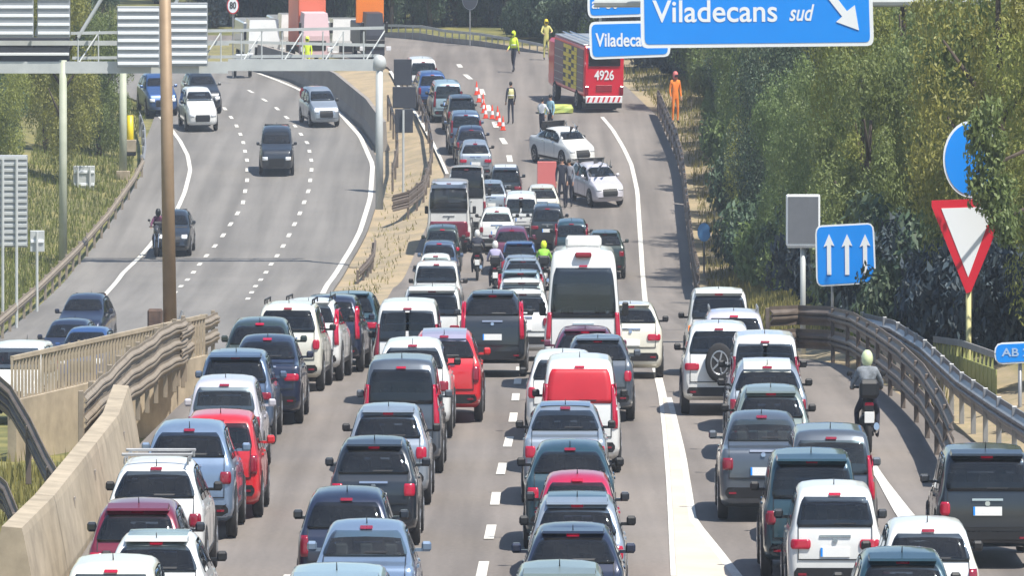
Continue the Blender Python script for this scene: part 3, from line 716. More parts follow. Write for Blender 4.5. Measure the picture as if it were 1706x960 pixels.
    if lamps == 'tall' or typ in ('van', 'mpv'):
        za, zb_ = (.72, 1.42) if typ != 'van' else (.95, 1.45)
        for sx in (1, -1):
            f_ = (lambda sx=sx: sh.rpatch(sx*(W-.17) if sx > 0 else -(W-.045), sx*(W-.045) if sx > 0 else -(W-.17), za*hs, zb_*hs, sx*(W-.20) if sx > 0 else -(W-.09), sx*(W-.09) if sx > 0 else -(W-.20), off=.03, nu=4))
            part('tail_light', (lamps, sx), f_, lm, smooth=True)
    elif lamps == 'amber':
        for sx in (1, -1):
            part('tail_light', ('am', sx), lambda: sh.rpatch(W-.24 if sx > 0 else -(W-.07), W-.07 if sx > 0 else -(W-.24), .82*hs, 1.0*hs, off=.03, nu=4), AMBER, smooth=True)
    else:
        zc = .80 * hs if base_t != 'suv' else .88 * hs
        wd = {'std': .22, 'wide': .36, 'round': .18, 'corner': .15}[lamps]; ht = {'std': .17, 'wide': .12, 'round': .18, 'corner': .27}[lamps]
        for sx in (1, -1):
            part('tail_light', (lamps, sx), lambda: sh.rpatch(W-.06-wd if sx > 0 else -(W-.06), W-.06 if sx > 0 else -(W-.06-wd), zc-ht/2, zc+ht/2, off=.035, nu=5, nv=5, rnd=2.5 if lamps == 'round' else 1.2), lm, smooth=True)
    part('brake_light', 0, lambda: sh.rpatch(-.11, .11, g1 + .012, g1 + .045, off=.03, nu=4, nv=2), lm if lit and (len(label) % 3) else TAIL)
    if plate:
        pz = .70 * hs if base_t in ('hatch', 'small', 'sedan') else .78
        part('plate_band', 0, lambda: sh.rpatch(-.26, -.225, pz-.058, pz+.058, off=.026, nu=1, nv=2, rnd=0), SIGNBLUE)
        part('licence_plate', 0, lambda: sh.rpatch(-.26, .26, pz-.06, pz+.06, off=.02, nu=4, nv=2, rnd=0), PLATE)
    zs_ = .60 * hs if base_t != 'mpv' else .58
    part('tailgate_seam', 0, lambda: sh.rpatch(-(W-.2), W-.2, zs_, zs_+.014, off=.019, nu=10, nv=1, rnd=0), BLACK)
    for sx in (1, -1):
        part('tailgate_seam', sx, lambda: sh.rpatch(sx*(W-.2)-.006, sx*(W-.2)+.006, zs_, g0, off=.019, nu=1, nv=6, rnd=0), BLACK)
        part('reflector', sx, lambda: sh.rpatch(sx*(W-.27)-.08, sx*(W-.27)+.08, .40, .43, off=.028, nu=2, nv=1), TAIL)
    part('badge', 0, lambda: sh.rpatch(-.045, .045, g0-.20, g0-.14, off=.03, nu=4, nv=3, rnd=2.5), CHROME)
    if base_t in ('hatch', 'suv') and (hsh >> 8) % 2:
        def spo():
            m3 = MB(); y1 = np.interp(g1 + .04, [p[1] * hs for p in t['prof'][:7]], [p[0] for p in t['prof'][:7]]); hw_ = W - t['tum'] - .13
            m3.loft([[(-hw_, y1+.15, g1+.05), (hw_, y1+.15, g1+.05), (hw_*.96, y1+.22, top-.005), (-hw_*.96, y1+.22, top-.005)], [(-hw_*.97, y1-.14, g1+.055), (hw_*.97, y1-.14, g1+.055), (hw_*.95, y1-.13, g1+.085), (-hw_*.95, y1-.13, g1+.085)]]); return m3
        part('spoiler', 0, spo, M)
    part('rear_bumper', 0, lambda: sh.rpatch(-(W-.12), W-.12, .34, .50, off=.02, nu=10, nv=3), BLACK)
    part('trim_strip', 0, lambda: sh.rpatch(-.30, .30, g0 - .13, g0 - .10, off=.025, nu=4, nv=1), CHROME)
    part('wiper', 0, lambda: sh.rpatch(-.02, .36, g0 + .03, g0 + .05, .0, .38, off=.03, nu=4, nv=1, rnd=0), BLACK)
    # front
    for sx in (1, -1):
        part('headlight', sx, lambda: sh.rpatch(W*.52 if sx > 0 else -W*.84, W*.84 if sx > 0 else -W*.52, .62*hs, .76*hs, off=.02, nu=4, nv=3, front=True), HEADL, smooth=True)
    part('grille', 0, lambda: sh.rpatch(-W*.46, W*.46, .42, .70*hs, off=.015, nu=6, nv=3, front=True), BLACK)
    # wheels and arches
    r = t['wr']
    tm, rm = wheel_meshes(r)
    for sx in (1, -1):
        for wy in (.72 if not big else 1.2, L - .82):
            def arch(sx=sx, wy=wy):
                mb = MB(); n = 16; R = r + .07; ctr = (sx*(W+.004), wy, r)
                pts = []
                for k in range(n + 1):
                    a = math.pi * k / n; yy = wy + R*math.cos(a); zz = r + R*math.sin(a)*1.0; pts.append((sx*(sh.side(yy, zz)+.006), yy, zz))
                pts += [(sx*(sh.side(wy-R, t['base']+.06)+.006), wy-R, t['base']+.05), (sx*(sh.side(wy+R, t['base']+.06)+.006), wy+R, t['base']+.05)]
                mb.add(pts + [(sx*(W+.006), wy, r)], [((k+1), k, len(pts)) if sx > 0 else (k, k+1, len(pts)) for k in range(len(pts)-1)] + [((0), len(pts)-1, len(pts)) if sx > 0 else (len(pts)-1, 0, len(pts))])
                return mb
            part('wheel_arch', (sx, wy), arch, BLACK)
            wl = link('wheel', tm, root, (sx*(W-.085), wy, r), (0, 0, 0 if sx > 0 else math.pi))
            link('rim', rm, wl)
    # mirrors
    mz = hip + .06; my = L * .62 if not big else L - 1.25; mm = M if mirror is None else paint(mirror)
    if col in ('white', 'cream', 'silver', 'teal', 'lightblue', 'greygreen') and mirror is None: mm = BLACK
    for sx in (1, -1):
        def mir(sx=sx):
            mb = MB(); mb.box(sx*(W+.09)-.085, sx*(W+.09)+.085, my-.05, my+.06, mz-.05, mz+(.075 if not big else .22), .03)
            mb.box(min(sx*(W-.10), sx*(W+.06)), max(sx*(W-.10), sx*(W+.06)), my-.02, my+.03, mz-.05, mz-.01); return mb
        part('mirror', sx, mir, mm)
    if antenna and not big:
        def ant():
            mb = MB(); y0 = .75 if typ != 'sedan' else 1.7; mb.tube((0, y0, sh.top(y0)), (0, y0 - .1, sh.top(y0) + .11), .013, .006, 6); return mb
        part('antenna', 0, ant, BLACK)
    if roof:
        def rf():
            mb = MB(); ya, yb = (.5, L*.56) if typ != 'sedan' else (1.6, 2.8); G_ = []
            for i in range(9):
                y = ya + (yb - ya) * i / 8; hwid = W - t['tum'] - .17
                G_.append([(hwid*(j/4-1), y, sh.top(y) + .03 - .012*abs(j/4-1)**2) for j in range(9)])
            mb.loft(G_, False, False, closed=False); return mb
        part('roof_panel', 0, rf, roof if not isinstance(roof, str) else paint(roof))
    if rails or rack:
        for sx in (1, -1):
            def rl(sx=sx):
                mb = MB(); xx = sx*(W - t['tum'] - .12); mb.tube((xx, .6, top+.05), (xx, L*.55, top+.05), .02, None, 6)
                for yy in (.62, L*.3, L*.54): mb.tube((xx, yy, top-.03), (xx, yy, top+.05), .02, None, 5)
                return mb
            part('roof_rail', sx, rl, STEEL if rails != 'dark' else BLACK)
    if rack:
        for yy in (.85, 1.9):
            def cb(yy=yy):
                mb = MB(); mb.box(-(W-t['tum']-.05), W-t['tum']-.05, yy-.03, yy+.03, top+.07, top+.11, .01); return mb
            part('crossbar', yy, cb, STEEL)
    if spare:
        s_ = link('spare_wheel', tm, root, (0, -.11, .95), (0, 0, rad(-90)))
        link('rim', rm, s_)
    # door lines and handles
    for sx in (1, -1):
        for yy in (L*.36, L*.60):
            part('door_handle', (sx, yy), lambda: sh.spatch(sx, yy-.09, yy+.09, lambda y: hip*.9, lambda y: hip*.9+.03, off=.025, nu=2, nv=1), CHROME if col in ('white', 'cream') else M)
        for yy in (L*.40, L*.64):
            part('door_gap', (sx, yy), lambda: sh.spatch(sx, yy-.008, yy+.008, lambda y: .35, lambda y: hip-.02, off=.004, nu=1, nv=5), BLACK)
        part('sill', sx, lambda: sh.spatch(sx, .35+.8, L-1.2, lambda y: t['base']+.06, lambda y: t['base']+.15, off=.012, nu=4, nv=1), BLACK)
    return root

G1 = 'cars queuing in the left lane'; G2 = 'cars queuing in the middle lane'; G3 = 'cars queuing in the right lane'; G4 = 'cars queuing on the slip road'
G5 = 'cars at the head of the queue'; G6 = 'oncoming cars on the left carriageway'
# left lane, near to far
car('hatch', 'cream', 'cream white hatchback cut by the bottom frame edge, leftmost in the queue', 196, 926, group=G1)
car('hatch', 'white', 'white hatchback with dark teal roof and little roof aerial at bottom left', 268, 886, group=G1, roof=GLASSL)
car('hatch', 'maroon', 'dark car with maroon roof at lower left', 238, 831, group=G1, mirror='dark', lamps='std', lit=True)
car('suv', 'white', 'white SUV with pale roof bars at lower left', 268, 763, group=G1, rails=True, rack=True, lit=False)
car('suv', 'silverblue', 'grey blue SUV beside the red hatchback', 322, 704, d=129.5, group=G1, lit=False)
car('hatch', 'red', 'bright red hatchback in the left lane', 372, 684, group=G1, lit=False, antenna=True)
car('hatch', 'pearl', 'pearl white rounded hatchback ahead of the red one', 380, 626, group=G1, lit=False, glass=GLASSL)
car('suv', 'greyblue', 'slate blue hatchback with dark rear window ahead of the pearl car', 398, 582, group=G1, lit=False, hs=.93)
car('sedan', 'navy', 'dark navy sedan with lit red lamps, bottom clear of the lane behind', 447, 560, group=G1, hs=1.03, lamps='wide')
car('suv', 'green', 'dark green car with red high brake lamp under the white SUV', 437, 526, d=164.6, group=G1, hs=.97)
car('suv', 'cream', 'cream SUV, large, in the left lane bend', 487, 497, d=171, head=-2.6, group=G1, rails='dark')
car('suv', 'white', 'white SUV with dark roof bars just ahead of the cream SUV', 520, 489, d=176.2, head=-3, group=G1, rails='dark', hs=.97, lamps='tall')
car('suv', 'navy', 'dark blue SUV wedged ahead of the two white SUVs', 556, 487, d=181.3, head=-3, group=G1, hs=.92, lamps='tall')
car('suv', 'teal', 'dark teal SUV, last of the left lane cluster before the median', 586, 489, d=186.5, head=-3, group=G1, hs=.92)
# middle lane
car('suv', 'lightblue', 'pale teal roof cut by the bottom edge in the middle lane', 566, 941, group=G2)
car('sedan', 'silverblue', 'silver blue sedan with clear rear window at the bottom', 612, 871, group=G2, glass=GLASSL, lit=False)
car('hatch', 'navy', 'navy hatchback just ahead of the silver blue sedan at the bottom', 582, 811, group=G2, mirror='dark', lit=False)
car('hatch', 'dark', 'black hatchback with sun glinting off its rear badge', 627, 727, group=G2)
car('hatch', 'silver', 'silver hatchback with black mirrors just behind the tall grey green van', 650, 672, group=G2)
car('mpv', 'grey', 'tall grey green van with huge dark rear window', 672, 592, group=G2)
car('suv', 'white', 'white SUV half hidden by the tall grey green van', 690, 559, d=154.4, group=G2, hs=1.02, lit=False)
car('suv', 'red', 'red SUV with lilac roof showing in the middle lane', 742, 546, d=159.4, group=G2, hs=.97, roof='lilac', lit=False)
car('mpv', 'white', 'white minivan with split rear windows and boxy roof', 682, 493, d=165.5, group=G2, split=True, hs=1.03, lit=False)
car('suv', 'white', 'white SUV directly ahead of the split window minivan', 722, 476, group=G2, glass=GLASS, lit=False, hs=.98)
car('suv', 'dark', 'black SUV standing between two lanes with its rear plate showing', 822, 489, d=178.5, group=G2, lit=True, lamps='tall', hs=1.03)
car('hatch', 'white', 'white hatchback roof just right of the black SUV', 872, 491, d=190, group=G2, lit=False)
car('hatch', 'white', 'white hatchback with pale rear window ahead, below the green vest', 870, 467, d=203, group=G2, glass=GLASSL, lit=False)
# right lane
car('hatch', 'greygreen', 'grey green roof cut by the bottom edge in the right lane', 933, 936, group=G3, lit=False)
car('hatch', 'navy', 'navy hatchback with papers on its rear shelf at the bottom', 955, 873, group=G3, lit=True, glass=GLASS)
car('hatch', 'silver', 'silver hatchback with teal roof, just ahead of the navy one at the bottom', 962, 821, group=G3, lit=True, roof='teal')  # teal roof panel: sky reflection put into its colour
car('small', 'crimson', 'small crimson car, its roof squeezed between two teal roofs', 962, 786, group=G3, hs=.94, mirror='dark')
car('hatch', 'teal', 'dark teal hatchback ahead of the crimson roof', 950, 734, group=G3)
car('sedan', 'silver', 'silver sedan with blue grey roof right behind the red windowed van', 942, 674, group=G3, lit=True, roof='silverblue')  # bluish roof panel colour stands in for the reflected sky
car('mpv', 'white', 'white van with bright red rear window cover', 966, 591, group=G3, two='red', lit=True)
car('hatch', 'white', 'white hatchback with lit red lamp left of the red windowed van', 938, 566, d=154, group=G3)
car('hatch', 'grey', 'grey hatchback with many red side reflections ahead of the red windowed van', 996, 540, d=159.6, group=G3)
car('hatch', 'plum', 'plum tinted car tucked under the tall white van', 975, 521, d=164.6, group=G3, hs=.96)
car('van', 'white', 'tall white van with big dark rear window and roof air unit', 972, 392, d=171, group=G3, lit=True, cat='van', antenna=False)
car('hatch', 'cream', 'cream hatchback peeping out right of the tall white van', 1050, 511, d=177.5, head=-1, group=G3)
# slip road
car('suv', 'white', 'white SUV with amber lamp, furthest on the slip road', 1196, 480, group=G4, lamps='amber', hs=.98)
car('suv', 'pearl', 'pearl SUV with roof rails second furthest on the slip road', 1221, 515, group=G4, rails=True, hs=.97)
car('suv', 'white', 'white off-roader with black spare wheel at the slip road left edge', 1196, 550, d=161.8, group=G4, spare=True, hs=.98)
car('mpv', 'white', 'white van with paired rear windows on the slip road', 1272, 556, d=156.2, group=G4, split=True, hs=.92, lit=False)
car('suv', 'silver', 'silver SUV with cream roof edge on the slip road', 1276, 606, d=148.5, group=G4, hs=.97, roof='cream', lit=False)
car('hatch', 'greygreen', 'grey green hatchback with high red lamp and stickers', 1282, 640, d=142.3, group=G4)
car('sedan', 'grey', 'grey sedan with see-through rear window and low silver boot', 1268, 688, group=G4, glass=GLASSL, lit=False, hs=1.05)
car('mpv', 'grey', 'dark minivan with tall red lamps beside the motorcycle', 1380, 698, d=128.5, group=G4, hs=.88, glass=GLASSL)
car('suv', 'teal', 'dark teal SUV behind the white hatchback on the slip road', 1348, 764, d=121.3, group=G4, hs=.97, lit=False)
car('hatch', 'white', 'white hatchback with dark oval rear window near the bottom right', 1386, 802, group=G4, mirror='dark')
car('hatch', 'white', 'white hatchback with low rear plate right of the dark teal roof', 1540, 864, d=110.6, group=G4, lit=False)
car('hatch', 'teal', 'dark teal roof cut by the bottom edge on the slip road', 1498, 920, group=G4, d=105.2)
car('suv', 'dark', 'black car with red lamps and chrome strip at the right frame edge', 1636, 741, group=G4, hs=.92, ws=1.05)

# mid distance cluster
def vcar(*a, **k): return car(*a, group=G5, **k)
vcar('small', 'white', 'white hatchback behind the slate cars near the looped guardrail', 727, 423, lit=False, glass=GLASSL)
vcar('hatch', 'greyblue', 'slate blue car with one red lamp near the looped guardrail', 733, 401)
vcar('hatch', 'green', 'dark green car below the white and maroon minibus', 738, 374)
vcar('bus', 'white', 'white minibus with maroon tail by the looped guardrail', 748, 313, cat='minibus', roof='pearl', lit=False, hs=.82)
vcar('van', 'white', 'white box van roof just ahead of the minibus', 777, 284, cat='van', hs=.85, lit=False, antenna=False)
vcar('hatch', 'silver', 'silver hatchback with pinkish lamp right of the minibus', 817, 312, d=323, lit=False)
vcar('hatch', 'white', 'white hatchback fourth behind the crash, left file', 828, 345, d=None, lit=False, glass=GLASSL)
vcar('hatch', 'dark', 'black hatchback with white roof edge at the rear of the crash gap', 842, 283, d=329, roof='white', lit=False)
vcar('mpv', 'white', 'white van nose to tail in the cluster centre', 868, 322, d=315.5, lit=False, split=True, hs=.9)
vcar('suv', 'plum', 'dark car with violet glass in the cluster centre', 853, 377, hs=.95)
vcar('hatch', 'blue', 'blue car with bright red brake lamp in the cluster centre', 866, 402)
vcar('hatch', 'silver', 'silver car with red high lamp left of the green vested rider', 869, 425)
vcar('hatch', 'dark', 'black car under the tan roof left of the tall shadow', 912, 335, d=311.5, lit=False)
vcar('hatch', 'cream', 'cream roofed car next to the red barrier board', 903, 312, d=321, lit=False)
vcar('hatch', 'teal', 'dark teal car ahead of the tall white van', 952, 364, lit=False)
vcar('suv', 'green', 'dark green SUV hidden behind the tall white van right corner', 1008, 384, lit=False, hs=.95)
vcar('hatch', 'silver', 'silver hatchback low in the cluster left of the tall white van', 872, 440, d=258, lit=False)
vcar('suv', 'white', 'white SUV in the median side lane, between the riders and the split window minivan', 729, 440, d=237, lit=False, hs=.95)
vcar('hatch', 'lightblue', 'pale grey blue hatchback in the gap just left of the tall white van', 868, 448, d=226, lit=True)
# queue passing the accident
vcar('hatch', 'silver', 'silver car last of the line passing the accident', 791, 232, lamps='wide')
vcar('hatch', 'navy', 'navy car second from the back passing the accident', 784, 208, lit=False)
vcar('suv', 'greyblue', 'slate blue SUV third from the back passing the accident', 774, 183, lit=False, hs=.95)
vcar('hatch', 'dark', 'black car with white sticker passing the cones', 766, 157, lit=False)
vcar('mpv', 'lightblue', 'pale blue van in the line beside the dark panels', 742, 146, d=369, lit=False, hs=.9)
vcar('suv', 'blue', 'blue SUV furthest but one in the line by the dark panels', 716, 140, d=375.5, lit=False, hs=.95)
vcar('mpv', 'white', 'white van at the very head of the line by the dark panels', 700, 122, d=382, lit=False, hs=.92)
# oncoming
def ocar(*a, **k): return car(*a, group=G6, z=zl, oncoming=True, **k)
ocar('suv', 'dark', 'black oncoming SUV alone in the middle of the left carriageway', 461, 212, head=2)
ocar('hatch', 'silver', 'silver oncoming car by the curved concrete barrier', 532, 146, head=14)
ocar('suv', 'white', 'white oncoming SUV just right of the tan pole', 330, 147, head=10)
ocar('suv', 'dark', 'black oncoming car behind the white one under the gantry', 335, 121, head=12)
ocar('suv', 'blue', 'blue oncoming car left of the tan pole under the gantry', 262, 124, head=12)
ocar('hatch', 'dark', 'black oncoming car partly hidden by the tan pole', 291, 352, head=-1)
ocar('suv', 'navy', 'navy oncoming SUV, rearmost of the three blue cars at left', 143, 491, head=-4)
ocar('hatch', 'navy', 'navy oncoming car on the left of the three blue cars', 116, 533, head=-4)
ocar('hatch', 'blue', 'dark blue oncoming car, nearest of three above the pale fence', 147, 546, head=-4)
ocar('mpv', 'white', 'white oncoming van at the left frame edge', 33, 570, head=-4, hs=.85)

# crashed cars
c1 = car('sedan', 'white', 'wrecked white car with torn open cabin, upper of the two crashed', px=932, d=346, head=209, lit=False, cat='car', group=G5, name='crashed_car', antenna=False)
c2 = car('hatch', 'pearl', 'damaged pearl silver car, lower of the two crashed', px=990, d=330.5, head=200, lit=False, cat='car', group=G5, name='crashed_car', antenna=False)
for c, seed in ((c1, 1), (c2, 2)):
    random.seed(seed); mb = MB()
    for k in range(14):
        x0, y0, z0 = random.uniform(-.7, .7), random.uniform(.6, 3.2), random.uniform(1.1, 1.5)
        a = random.uniform(0, 6); s_ = random.uniform(.15, .4)
        mb.add([(x0, y0, z0), (x0 + s_*math.cos(a), y0 + s_*math.sin(a), z0 + random.uniform(.0, .3)), (x0 + .2, y0 + .35, z0 + random.uniform(-.2, .25)), (x0+.1, y0+.1, z0-.1)], [(0, 1, 2), (0, 2, 3), (0, 3, 1), (1, 3, 2)])
    mb.build('torn_metal', paint('silver'), c)
    mb = MB(); mb.box(-.7, .7, 1.2, 1.25, 1.15, 1.62, .02); mb.box(-.75, -.68, 1.2, 2.3, 1.3, 1.36); mb.box(.68, .75, 1.2, 2.3, 1.3, 1.36); mb.build('broken_frame', BLACK, c)

# van roof unit
vr = [o_ for o_ in bpy.data.objects if o_.get('label', '').startswith('tall white van')][0]
mb = MB(); mb.box(-.48, .48, 1.5, 2.5, 2.66, 2.88, .06); mb.build('air_unit', paint('white'), vr)
mb = MB(); mb.box(-.22, .22, .05, .30, 2.50, 2.60, .03); mb.build('high_brake_light', TAIL, vr)
# maroon tail of the minibus
vb = [o_ for o_ in bpy.data.objects if o_.get('label', '').startswith('white minibus')][0]
mb = Shape('bus', .82).rpatch(-.92, .92, .55, 1.1, off=.03); mb.build('tail_panel', paint('maroon'), vb, smooth=True)

# ------------------------------------------------------------------ fire engine
q = at(1006, 188, zr)
fe = empty('fire_engine', (q[0], q[1], zr(q[1]) + .01), rad(14), 'red fire engine seen from behind under the blue signs', 'fire engine')
fe.rotation_euler = (slope(q[1] + 3), 0, rad(14))
mb = MB(); mb.box(-1.25, 1.25, .1, 7.2, .75, 3.15, .08); mb.build('body', FIRERED, fe)
mb = MB(); mb.box(-1.2, 1.2, 7.3, 8.8, .6, 2.9, .15); mb.build('cab', FIRERED, fe)
mb = MB(); mb.box(-1.15, 1.15, .0, .12, .45, .78, .02)
for k in range(8):
    pass
mb.build('rear_bumper', SIGNWHITE, fe)
for k in range(7):
    mb = MB(); x0 = -1.1 + k * .32; mb.add([(x0, -.012, .5), (x0+.12, -.012, .5), (x0+.24, -.012, .75), (x0+.12, -.012, .75), (x0, 0, .5), (x0+.12, 0, .5), (x0+.24, 0, .75), (x0+.12, 0, .75)], [(0,1,2,3),(0,4,5,1),(1,5,6,2),(2,6,7,3),(3,7,4,0)])
    mb.build('chevron', SIGNRED, fe)
mb = MB(); mb.box(-1.0, 1.0, .03, .09, 2.2, 2.95, .03); mb.build('rear_window', GLASS, fe)
mb = MB(); mb.box(-1.15, 1.15, .1, .9, .2, .45); mb.build('underrun_bar', BLACK, fe)
fe.scale = (.95, 1, .88)
for k in range(3):
    mb = MB(); mb.box(-1.275, -1.245, .35 + k*2.3, 2.5 + k*2.3, .95, 2.95, .01); mb.build('side_shutter', mat('shaded_plum', (.16, .10, .12), .5), fe)  # plum tone puts the shade of this side into the shutter colour
    for h_ in range(5):
        mb = MB(); mb.box(-1.282, -1.274, .4 + k*2.3, 2.45 + k*2.3, 1.1 + h_*.36, 1.13 + h_*.36); mb.build('shutter_slat', STEEL, fe)
for i in range(5):
    for j in range(10):
        mb = MB(); y0 = 1.8 + i*.62; mb.box(-1.30, -1.284, y0, y0 + .6, .95 + j*.2, .95 + j*.2 + .18, .004)
        mb.build('checker_marking', YELL if (i + j) % 2 or i % 3 == 0 else BLACK, fe)
mb = MB(); mb.box(-1.28, 1.28, .3, 7.0, 3.16, 3.22, .02); mb.build('roof_deck', SIGNBACK, fe)
for k in range(2):
    mb = MB(); mb.tube((-.9 + k*.45, .1, 3.35), (-.9 + k*.45, 6.5, 3.35), .04, None, 6); mb.build('ladder_rail', CHROME, fe)
mb = MB(); mb.box(-.5, .5, .06, .1, 1.0, 1.3, .01); mb.build('rear_panel', mat('dark_red', (.25, .01, .02), .5), fe)
for sx in (1, -1):
    mb = MB(); mb.box(sx*.95-.12, sx*.95+.12, .0, .12, 2.98, 3.12, .03); mb.build('beacon', mat('beacon_blue', (.02, .12, .7), .2, coat=.8), fe)
tm, rm = wheel_meshes(.48)
for sx in (1, -1):
    for wy in (1.8, 6.9):
        wl = link('wheel', tm, fe, (sx*1.12, wy, .48), (0, 0, 0 if sx > 0 else math.pi)); wl.scale = (1.5, 1, 1); link('rim', rm, wl)
    mb = MB(); mb.box(sx*1.1-.1, sx*1.1+.1, -.01, .1, .85, 1.25, .02); mb.build('tail_light', TAIL, fe)
def text_mesh(s_, size, m, bold=.0, shear=0, ext=.01):
    cu = bpy.data.curves.new('t', 'FONT'); cu.body = s_; cu.size = size; cu.extrude = ext; cu.offset = bold; cu.shear = shear
    cu.align_x = 'CENTER'; cu.align_y = 'CENTER'
    ob = bpy.data.objects.new('t', cu); COL.objects.link(ob); dg = bpy.context.evaluated_depsgraph_get()
    me = bpy.data.meshes.new_from_object(ob.evaluated_get(dg)); bpy.data.objects.remove(ob); 
    me.transform(Matrix(((1, 0, 0, 0), (0, 0, -1, 0), (0, 1, 0, 0), (0, 0, 0, 1)))); me.transform(Matrix.Diagonal((1, 1, K, 1)))
    me.materials.clear(); me.materials.append(m); return me
link('number_lettering', text_mesh('4926', .62, SIGNWHITE, .012), fe, (0, .075, 1.75))

# second, far red truck and the other vehicles behind the gantry
def truck(px, py, d, body_m, cab_m, label, wid=2.4, hgt=2.9, rz=10, cat='truck', orange_top=False):
    q = at_d(px, py, d)
    r = empty('truck', q, rad(rz), label, cat)
    r.rotation_euler = (slope(d, zl), 0, rad(rz))
    mb = MB(); mb.box(-wid/2, wid/2, 2.1, 6.5, .8, hgt, .06); mb.build('cargo_box', body_m, r)
    mb = MB(); mb.loft([[(-wid/2+.05, 0, .5), (wid/2-.05, 0, .5), (wid/2-.05, 2.0, .5), (-wid/2+.05, 2.0, .5)], [(-wid/2+.05, 0, 1.4), (wid/2-.05, 0, 1.4), (wid/2-.05, 2.0, 1.4), (-wid/2+.05, 2.0, 1.4)],
        [(-wid/2+.15, .3, 2.4), (wid/2-.15, .3, 2.4), (wid/2-.15, 2.0, 2.4), (-wid/2+.15, 2.0, 2.4)]]); mb.build('cab', cab_m, r)
    mb = MB(); mb.add([(-wid/2+.2, .02, 1.45), (wid/2-.2, .02, 1.45), (wid/2-.28, .27, 2.25), (-wid/2+.28, .27, 2.25), (-wid/2+.2, .06, 1.45), (wid/2-.2, .06, 1.45), (wid/2-.28, .31, 2.25), (-wid/2+.28, .31, 2.25)], [(0,1,2,3),(0,4,5,1),(1,5,6,2),(2,6,7,3),(3,7,4,0)])
    mb.build('windshield', GLASS, r)
    mb = MB(); mb.box(-.6, .6, -.03, .03, .75, 1.2, .02); mb.build('grille', BLACK, r)
    for sx in (1, -1):
        mb = MB(); mb.box(sx*.85-.16, sx*.85+.16, -.04, .05, .7, .9, .02); mb.build('headlight', HEADL, r)
        mb = MB(); mb.box(sx*(wid/2+.12)-.08, sx*(wid/2+.12)+.08, .3, .42, 1.5, 2.0, .02); mb.build('mirror', BLACK, r)
        tm, rm = wheel_meshes(.42)
        for wy in (.9, 5.2):
            wl = link('wheel', tm, r, (sx*(wid/2-.12), wy, .42), (0, 0, 0 if sx > 0 else math.pi)); link('rim', rm, wl)
    mb = MB(); mb.box(-wid/2+.1, wid/2-.1, 1.9, 6.4, .5, .8); mb.build('chassis', BLACK, r)
    if orange_top:
        mb = MB(); mb.box(-.9, .9, 2.4, 2.5, hgt + .05, hgt + 2.2, .03); mb.build('warning_board', ORANGE, r)
    return r
WP = paint('white')
truck(440, 122, 404, WP, WP, 'white truck facing us behind the gantry, nearest the barrier', 2.1, 2.2)
truck(492, 112, 409, WP, WP, 'white box truck in the middle behind the gantry beam', 2.0, 2.1)
truck(580, 118, 417, WP, WP, 'white truck with dark round lamps right behind the gantry', 2.2, 2.2)
truck(527, 112, 401, mat('orange_red_panel', (.72, .17, .10), .5), mat('pale_pink_panel', (.62, .45, .47), .5), 'red and pink truck with orange board towering behind the gantry', 1.75, 3.3, orange_top=True)
truck(625, 110, 409, SIGNDARK, SIGNDARK, 'dark small truck with orange board by the grey railing', 1.3, 1.8, orange_top=True)
q = at_d(404, 128, 398)
r = empty('trailer', q, rad(5), 'small grey two wheeled trailer on the road under the gantry', 'trailer')
mb = MB(); mb.box(-.45, .45, 0, 1.6, .5, 1.0, .05); mb.build('cargo_box', SIGNBACK, r)
for sx in (1, -1):
    wl = link('wheel', wheel_meshes(.29)[0], r, (sx*.5, .8, .29))
    mb = MB(); mb.tube((sx*.4, .02, 0), (sx*.4, .02, .55), .03, None, 6); mb.build('prop_leg', BLACK, r)

